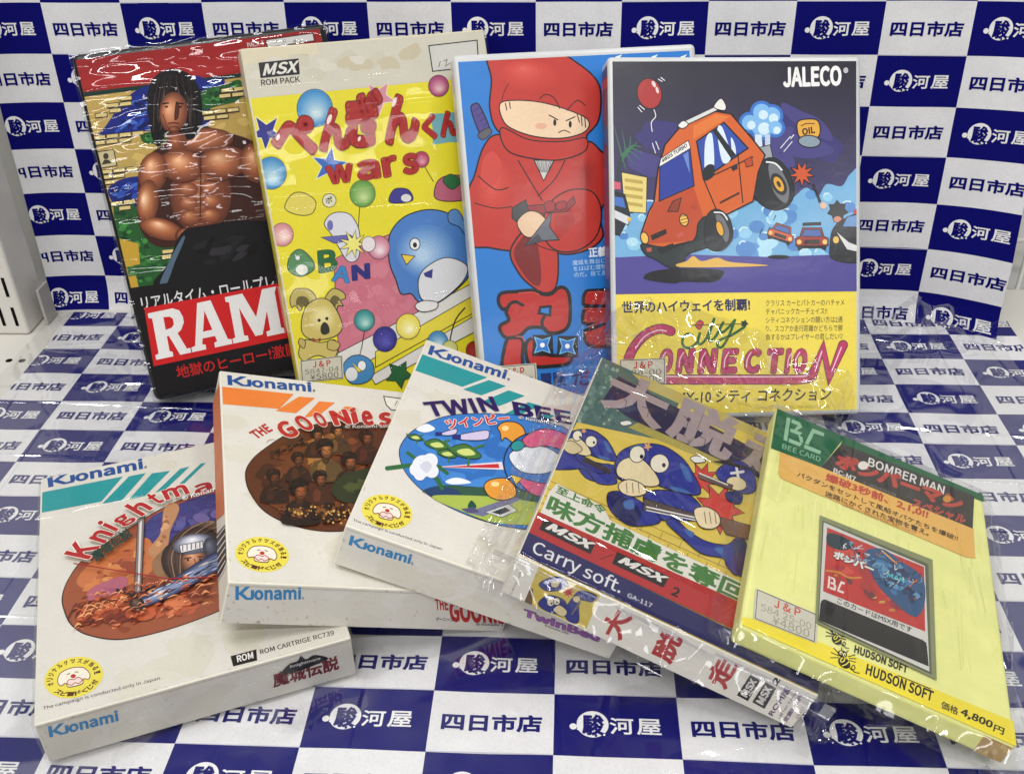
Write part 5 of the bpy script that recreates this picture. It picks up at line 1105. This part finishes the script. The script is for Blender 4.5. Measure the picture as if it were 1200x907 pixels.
a.B((224, 222, 214), [(726, 500), (736, 498), (740, 502), (730, 504)], (K, .8)); a.B((224, 222, 214), [(808, 542), (818, 540), (826, 546), (814, 548)], (K, .8)); a.L((214, 210, 204), 1.6, [(818, 560), (852, 574)])
GR = (74, 128, 62)
a.P((222, 218, 206), [(632, 609), (868, 719), (880, 694), (714, 616), (706, 600), (652, 573), (643, 583)])
a.T(GR, '至上命令', (650, 584), (708, 610), (653, 574.5), .03); a.T(GR, '味方捕虜を奪回', (637, 606), (868, 714), (645.5, 585), .045, ((34, 40, 34), .02))
a.P((176, 50, 50), [(619, 631), (866, 747), (880, 718), (630, 606)]); a.P((176, 50, 50), [(860, 745), (970, 796), (975, 770), (870, 716)])
for q, t0, t1, t2 in (([(631, 627), (691, 656), (697, 643), (637, 614)], (637.5, 626), (688, 650), (642, 617)), ([(716, 667), (776, 695), (783, 682), (722, 653)], (722, 665), (773, 689), (726.5, 656.5))): a.P((32, 30, 34), q); a.T((222, 218, 210), 'MSX', t0, t1, t2, .07, shear=.12)
a.L((90, 30, 30), 1, [(702, 662), (718, 656)]); a.T((30, 28, 30), '2', (784, 703), (793, 707), (788, 693), .06)
a.P((38, 36, 92), [(600, 662), (960, 832), (972, 800), (619, 630.5)])
a.T((222, 220, 220), 'Carry', (620, 658), (675, 683), (627, 640), .012); a.T((222, 220, 220), 'soft.', (681, 682), (725, 702), (687, 667), .012); a.T((206, 204, 210), 'GA-117', (733.5, 706), (762, 719), (735, 701), .02)
a.build('cover_print', M_GLOSS, p.o, p.f)
b = Art(p.d['bottom'], p.W, p.T, margin=0.0006)
b.fill((234, 229, 217)); b.T((70, 66, 64), 'Carry soft', (600.5, 702), (613, 675.5), (597, 700.4), .0)
qd = [(614.6, 710), (687, 742), (704, 700), (631.4, 669)]; b.P((214, 192, 92), qd)
F = lambda u, v: tuple(np.array(qd[0]) * (1 - u) * (1 - v) + np.array(qd[1]) * u * (1 - v) + np.array(qd[2]) * u * v + np.array(qd[3]) * (1 - u) * v)
b.P((120, 96, 70), [F(0, 0), F(.12, 0), F(.05, .4), F(0, .4)])
for q in ([(.1, .6), (.3, .95), (.5, .9), (.45, .7), (.25, .5)], [(.2, .1), (.3, .42), (.55, .45), (.62, .15), (.4, .02)], [(.62, .5), (.7, .85), (.95, .9), (.92, .7), (.75, .6), (.85, .1), (.7, .02), (.6, .2)]): b.B(NB, [F(*t) for t in q], (K, .8))
b.B(CR, [F(.44, .12), F(.5, .3), F(.64, .22), F(.6, .05)], (K, .7)); b.E((226, 218, 196), *F(.36, .28), 4.5, 5, 0, (K, .7)); b.E((226, 218, 196), *F(.44, .36), 4, 4.4, 0, (K, .7)); b.E(K, *F(.38, .26), 1.2); b.E(K, *F(.45, .34), 1.1); b.star((200, 70, 50), *F(.55, .7), 8, 4, 8, 0, ((230, 200, 90), .8)); b.E(CR, *F(.7, .62), 4.5, 4, 0, (K, .7)); b.E(CR, *F(.32, .75), 5, 4, 0, (K, .7)); b.P((120, 110, 104), [F(.7, .2), F(.73, .2), F(.78, .58), (F(.75, .6))])
RD = (182, 44, 40)
for ch, c, r_ in (('大', (722, 736), 34), ('脱', (781, 763), 34), ('走', (845, 793), 34)):
    c = np.array(c, float); r = np.array((.46, -.89)) * r_; u = np.array((-.9, -.43)) * 29; o = c - r / 2 - u / 2; b.T(RD, ch, tuple(o), tuple(o + r), tuple(o + u), .05)
for q in ([(862.7, 819), (875.5, 826), (891, 802), (878.5, 795)], [(880.5, 827), (895, 835), (909, 811), (896, 803)]):
    q = [np.array(t, float) for t in q]; b.P((30, 28, 30), q); o = q[1] + (q[0] - q[1]) * .22 + (q[2] - q[1]) * .1; b.T((222, 218, 210), 'MSX', tuple(o), tuple(o + (q[2] - q[1]) * .8), tuple(o + (q[0] - q[1]) * .6), .08)
b.T(K, '2', (909, 809), (914, 801), (903, 804.5), .06)
PU = (96, 60, 110)
b.T(PU, 'ROM版', (905, 844), (927, 812), (898, 840), .03); b.T(PU, '(要16K RAM)', (914, 847), (933, 818), (910.5, 845), .0); b.T(PU, '定価5,800円', (921, 851), (941, 820), (916, 848), .03); b.T(PU, 'GA-117', (934, 847), (942, 834), (931, 845), .0)
b.build('spine_print', M_GLOSS, p.o, p.b)
p.sticker('seal_sticker', 'front', [(838, 712), (862, 722), (872, 697), (847, 687)], [((70, 100, 60), '封', .2, .2, .8, .8, .02)], col=(150, 176, 120), border=(60, 90, 50))
W, H, T = p.W, p.H, p.T; bag_rng = random.Random(5)
def bag_pt(u, v):
    """upper skin of a loose bag: flat over the box, slack past its sides, its open end stood up behind"""
    x = -0.019 + u * (W + 0.033); y = -0.012 + v * (H + 0.084)
    ox = max(0, -x, x - W) ; oy = max(0, -y); z = T + 0.0022
    wr = wob(x * 1.6, y * 1.6, 7.0); wr2 = abs(wob(x * 2.2 + y, y * 2.0 - x * .7, 3.0))
    z += 0.0006 * wr - min(T * .75, (ox + oy) * 1.35) + (ox + oy) * (0.10 * wr + .5 * wr2)
    tri = lambda q: abs((q % 1.0) - 0.5) * 2
    if ox > 0.002: z += 0.0022 * tri(ox / 0.0052 + y * 3) ** 3
    if y > H:
        k = y - H; z += min(1, k / .01) * (0.0028 * tri(x * 26 + y * 16 + 0.3 * wr) ** 6 + 0.0022 * tri(x * 17 - y * 22) ** 7)
        z += -0.05 * k + 5.2 * max(0, k - 0.012) ** 2 + 0.0020 * wr * min(1, k / .02) + 0.003 * wr2 * min(1, k / .02)
    return (x, y, z)
g = Geo(); g.grid(bag_pt, 220, 200)
# front skirt of the bag down over the spine
g.grid(lambda u, v: (-0.010 + u * (W + 0.018), -0.0035 - 0.008 * v * v - 0.0006 * abs(wob(u * .2, v * .05, 2.0)) * v, (T + 0.001) * (1 - v) + 0.0004 * wob(u * .3, v * .2, 9.0)), 110, 24)
M_BAG = film('loose_clear_bag', 0.03, 0.95, ((9, (1, 2, 1), (0, 0, 0.8), 0.35, 0.004, 0), (7, (0.35, 4, 1), (0, 0, 0.6), 0.6, 0.002, 0.016), (6, (0.35, 4, 1), (0, 0, 1.5), 0.6, 0.002, 0.014)), 1.45)
M_SLACK = film('slack_bag_film', 0.03, 2.4, ((13, (0.8, 2.2, 1), (0, 0, 0.8), 1.0, 0.006, 0), (9, (0.2, 5, 1), (0, 0, 1.2), 0.8, 0.003, 0.025), (8, (0.2, 5, 1), (0, 0, 0.5), 0.8, 0.003, 0.02)), 1.45)
bag = g.build('clear_bag', [M_BAG, M_SLACK], p.o, True)
for f in bag.data.polygons:
    c = f.center
    if c.x < -0.001 or c.x > W + 0.001 or c.y > H + 0.002: f.material_index = 1

# ---- front row, right: card game sunk in yellow foam under a clear sleeve
p = Pack('bomb', 'card_game_package', 'yellow foam package with green header holding a small red game card', 'video game', 'bagged games')
p.body('foam_block', M_FOAM, 0.002)
M_FOAMFACE = print_material('foam_haze_print', 0.8, 0.15, 0.4, 200, 0.03)
d = p.d
GN = (34, 106, 68)
fs = Art(d['front'], p.W, p.H, margin=0.0012); R = random.Random(77)
for k in range(150):  # thin streaks paint a translucent haze into the foam colour
    x = R.uniform(.002, p.W - .004); y = R.uniform(0.03, p.H - .03); l_ = R.uniform(.006, .03); w_ = R.uniform(.0003, .0012); e = R.uniform(-.002, .002)
    fs._put([[np.array((x, y)), np.array((x + w_, y + .001)), np.array((x + w_ + e, y + l_)), np.array((x + e, y + l_ - .001))]], [rgb(R.choice([(236, 236, 166), (228, 228, 150), (232, 232, 158), (224, 225, 146)]))])
fs.build('foam_haze_streaks', M_FOAMFACE, p.o, p.f)
a = Art(d['front'], p.W, p.H, margin=0.0004)
a.P(GN, [(902, 530), (961, 553), (990, 516), (909, 480)]); a.P(GN, [(984, 526), (1153, 594), (1152, 582), (990, 512)])
a.P((66, 60, 56), [(961, 553), (1138, 625), (1140, 586), (985, 525)])
a.P((230, 184, 100), [(911, 560), (914, 566), (1130, 658), (1141, 659), (1139, 625), (961, 553), (913, 535)])
SV = (150, 190, 156)
B0 = lambda u, v: tuple(np.array((917, 521)) + np.array((43, 17)) * u + np.array((4, -27)) * v)
for q in ([(0, 0), (.1, 0), (.1, 1), (0, 1)], [(.14, .84), (.42, .84), (.36, 1), (.14, 1)], [(.14, .45), (.4, .45), (.46, .6), (.3, .6), (.44, .84), (.36, .96), (.24, .6), (.14, .6)], [(.14, 0), (.44, 0), (.5, .16), (.14, .16)], [(.44, .16), (.52, .2), (.48, .42), (.36, .45)], [(.56, .2), (.7, .95), (1.02, .95), (1.02, .8), (.76, .78), (.66, .2)], [(.56, 0), (.98, 0), (1.02, .16), (.56, .16)]): a.P(SV, [B0(*t) for t in q])
a.T(SV, 'BEE CARD', (915, 531), (960, 547), (916, 525), .02)
a.T((226, 222, 216), 'BOMBER MAN', (1015, 551), (1104, 585), (1017, 541), .03)
a.T((190, 82, 66), 'ボンバーマン', (976, 552), (1124, 606), (981, 535), .07)
a.E((230, 220, 210), 1010, 551, 6, 5); a.E((206, 150, 60), 1108, 590, 5, 4)
a.T((226, 222, 216), 'BC-M7', (975, 559), (1001, 570), (976, 553.5), .03); a.T((150, 140, 134), '© 1983 HUDSON', (1010, 572), (1048, 587), (1010.4, 569), 0)
a.T((190, 82, 66), 'スペシャル', (1066, 599), (1129, 620), (1068, 589), .05)
a.T((196, 84, 62), '爆破3秒前、2,1,0!!', (965, 569), (1085, 614), (967, 559), .05)
a.T((74, 56, 34), 'バクダンをセットして風船オバケたちを爆破!!', (932.5, 564), (1120, 640), (933.6, 558), .012); a.T((74, 56, 34), '迷路にかくされた宝物を奪え。', (965, 587), (1086, 634), (966, 580.5), .012); a.T((190, 130, 70), '当時発売された最終名作をMSX版に再現したものです', (985, 598), (1072, 632), (985.5, 595), 0)
a.P((238, 220, 70), [(864, 728), (900, 734), (1186, 851), (1192, 884), (864, 740)])
def bee(x, y, s):
    f = lambda u, v: (x + s * (u * .91 - v * .4), y + s * (u * .4 + v * .91)); D = (40, 38, 26); Y = (236, 222, 96)
    for q in ([f(-5, -4), f(-14, -8)], [f(-5, -2), f(-15, -2)], [f(-4, 0), f(-13, 4)], [f(5, -5), f(12, -11)], [f(7, -4), f(15, -7)], [f(8, -2), f(16, -3)]): a.L(D, 1.1 * s, q)
    a.E(D, *f(4, 3), 8 * s, 5.6 * s, 40); a.E(Y, *f(1, .5), 2.6 * s, 3.6 * s, 40); a.E(D, *f(1, .5), 1.1 * s, 2.6 * s, 40); a.L(Y, 1.3 * s, [f(3, 7.5), f(6.5, 4), f(8.5, -.5)], True)
    a.E(D, *f(-2, -5.5), 5.6 * s, 4 * s, 22); a.E((236, 228, 160), *f(-4, -6), 1.8 * s, 2 * s); a.E((236, 228, 160), *f(.4, -5.6), 1.8 * s, 2 * s); a.E(D, *f(-3.6, -5.6), .8 * s); a.E(D, *f(.8, -5.2), .8 * s)
    a.L(D, .9 * s, [f(-4, -9), f(-6, -12)]); a.L(D, .9 * s, [f(1, -9), f(3, -12)])
    a.L(D, 1 * s, [f(11, 5), f(15, 7), f(18, 4), f(15, 1), f(14, 5), f(19, 8), f(25, 7)], True)
bee(977, 752, .82); bee(985, 778, 1.02)
HB = (44, 40, 24)
a.T(HB, 'HUDSON SOFT', (999, 770), (1061, 794.5), (1000.5, 761), .05); a.L(HB, .9, [(1030, 767), (1062, 780)])
a.T(HB, 'HUDSON SOFT', (1012, 795.5), (1090, 828), (1014.5, 783), .055); a.L(HB, 1.1, [(1050, 797), (1089, 813)])
a.T(HB, '価格', (1100, 835), (1120, 844), (1101.5, 826), .02); a.T(HB, '4,800', (1122, 844.5), (1159, 861), (1125, 834.5), .06); a.T(HB, '円', (1161, 862), (1173, 867), (1163, 854), .02)
a.build('sleeve_print', M_CARD, p.o, lambda x, y, h: (x, y, p.T + 0.0004 + h))
# recess with the game card
a2 = Art(d['front'], p.W, p.H, margin=0.0004)
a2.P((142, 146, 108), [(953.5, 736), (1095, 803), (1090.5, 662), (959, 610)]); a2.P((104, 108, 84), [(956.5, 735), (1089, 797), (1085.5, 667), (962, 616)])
GD = (208, 206, 198)
card = Art(d['front'], p.W, p.H, margin=0.0004)
card.P(GD, [(957, 734), (1086, 794), (1081, 670), (963, 619)])
card.P((190, 62, 56), [(962, 700), (1081, 747), (1080, 671), (967, 625)])
cq = [(964, 698), (1080, 745), (1079, 674), (968, 628)]
card.splash([(172, 60, 58), (204, 84, 70), (150, 60, 70)], cq, 40, 3, 7, 95, 2, 20)
card.B((46, 64, 70), [(968, 632), (986, 636), (998, 646), (986, 652), (968, 646)]); card.B((58, 92, 128), [(1010, 656), (1030, 650), (1052, 664), (1078, 684), (1080, 716), (1068, 730), (1044, 712), (1024, 690)]); card.splash([(74, 122, 166), (46, 70, 104), (104, 150, 180), (66, 60, 90)], [(1012, 658), (1050, 664), (1078, 690), (1076, 724), (1040, 708)], 60, 1.5, 4.5, 96, 1.8, 25)
card.splash([(196, 134, 60), (110, 60, 66), (206, 160, 90)], [(972, 668), (1010, 690), (1060, 732), (1040, 728), (972, 682)], 30, 1.5, 4, 97, 2, 25); card.L((204, 134, 66), 2.4, [(966, 676), (980, 678), (992, 684), (1006, 684)], True); card.L((220, 170, 90), 1.6, [(1030, 652), (1048, 668)])
for k in range(90):
    q = random.Random(700 + k); x = q.uniform(984, 1078); y = 640 + (x - 984) * .62 + q.uniform(-22, 20)
    if y < 632 + (x - 968) * .42 or y > 696 + (x - 964) * .40: continue
    card.L(q.choice([(30, 34, 44), (120, 170, 196), (206, 214, 214), (54, 80, 116), (190, 110, 60)]), q.uniform(.6, 1.4), [(x, y), (x + q.uniform(-5, 5), y + q.uniform(-4, 4)), (x + q.uniform(-8, 8), y + q.uniform(-6, 6))], True)
card.T((226, 224, 216), 'ボンバー', (973, 661), (1020, 680), (975, 652), .06, (K, .03)); card.T((90, 190, 200), 'MAN', (1036, 683), (1056, 691), (1037, 678), .04)
B0 = lambda u, v: tuple(np.array((967, 696)) + np.array((19, 7)) * u + np.array((1.5, -14)) * v)
for q in ([(0, 0), (.12, 0), (.12, 1), (0, 1)], [(.16, .84), (.44, .84), (.36, 1), (.16, 1)], [(.16, .42), (.44, .42), (.44, .6), (.16, .6)], [(.16, 0), (.5, 0), (.5, .18), (.16, .18)], [(.3, .84), (.44, .84), (.44, .55), (.32, .55)], [(.36, .5), (.5, .45), (.52, .12), (.38, .12)], [(.6, .2), (.75, .95), (1, .95), (1, .78), (.82, .74), (.72, .2)], [(.6, 0), (1, 0), (1, .18), (.6, .18)]): card.P((232, 214, 208), [B0(*t) for t in q])
card.T((60, 58, 56), 'このカードはMSX用です', (978, 714), (1065, 749), (979, 707.5), .015)
card.P((44, 42, 40), [(959, 714), (960.5, 710.5), (964, 709.5), (1078, 757), (1082, 760), (1083, 765), (1085, 788), (957, 734)])
rec = a2.build('card_recess', M_LABEL, p.o, lambda x, y, h: (x, y, p.T + 0.0009 + h))
card.build('game_card', M_GLOSS, p.o, lambda x, y, h: (x, y, p.T + 0.0013 + h))
b = Art(d['bottom'], p.W, p.T, margin=0.0008); b.P((190, 160, 104), [(1136, 888), (1172, 905), (1192, 880), (1152, 866)]); b.splash([(206, 178, 120), (176, 146, 92)], [(1142, 886), (1172, 900), (1188, 880), (1156, 868)], 14, 2, 4, 98); b.build('end_tape', M_GLOSS, p.o, p.b)
p.sticker('price_sticker', 'front', [(881, 731), (955, 760), (957, 726), (884, 695)], [((206, 96, 84), 'J & P', .30, .62, .72, .90, .03), ((168, 162, 146), '584 25-00', .10, .36, .90, .58, 0), ((164, 158, 142), '¥4800', .30, .08, .88, .34, 0)])
W, H, T = p.W, p.H, p.T
def sleeve_pt(u, v):
    x = -0.012 + u * (W + 0.021); y = -0.008 + v * (H + 0.018); ox = max(0, -x - .001, x - W - .001); oy = max(0, -y - .001, y - H - .001)
    wr = wob(x * 1.4, y * 1.9, 11.0); w2 = abs(wob(x * 2.4, y * 1.6, 4.4))
    z = T + 0.0026 + 0.0005 * wr - min(T * .85, (ox + oy) * 1.1) + (ox + oy) * (.15 * wr + .45 * w2)
    return (x, y, z)
g = Geo(); g.grid(sleeve_pt, 90, 130)
g.grid(lambda u, v: (-0.004 + u * (W + 0.008), -0.0035 - 0.004 * v - 0.001 * abs(wob(u * .4, v * .1, 2.0)) * v, (T + 0.0014) * (1 - v) + 0.0006 * wob(u * .3, v * .2, 9.0)), 90, 12)
M_SLEEVE = film('clear_sleeve', 0.05, 1.0, ((9, (1.6, .7, 1), (0, 0, 0.2), 0.35, 0.003, 0), (7, (3.6, .3, 1), (0, 0, 0.12), 0.6, 0.0016, 0.02), (6, (3, .3, 1), (0, 0, -0.5), 0.6, 0.0016, 0.014)), 1.45)
g.build('clear_sleeve', M_SLEEVE, p.o, True)
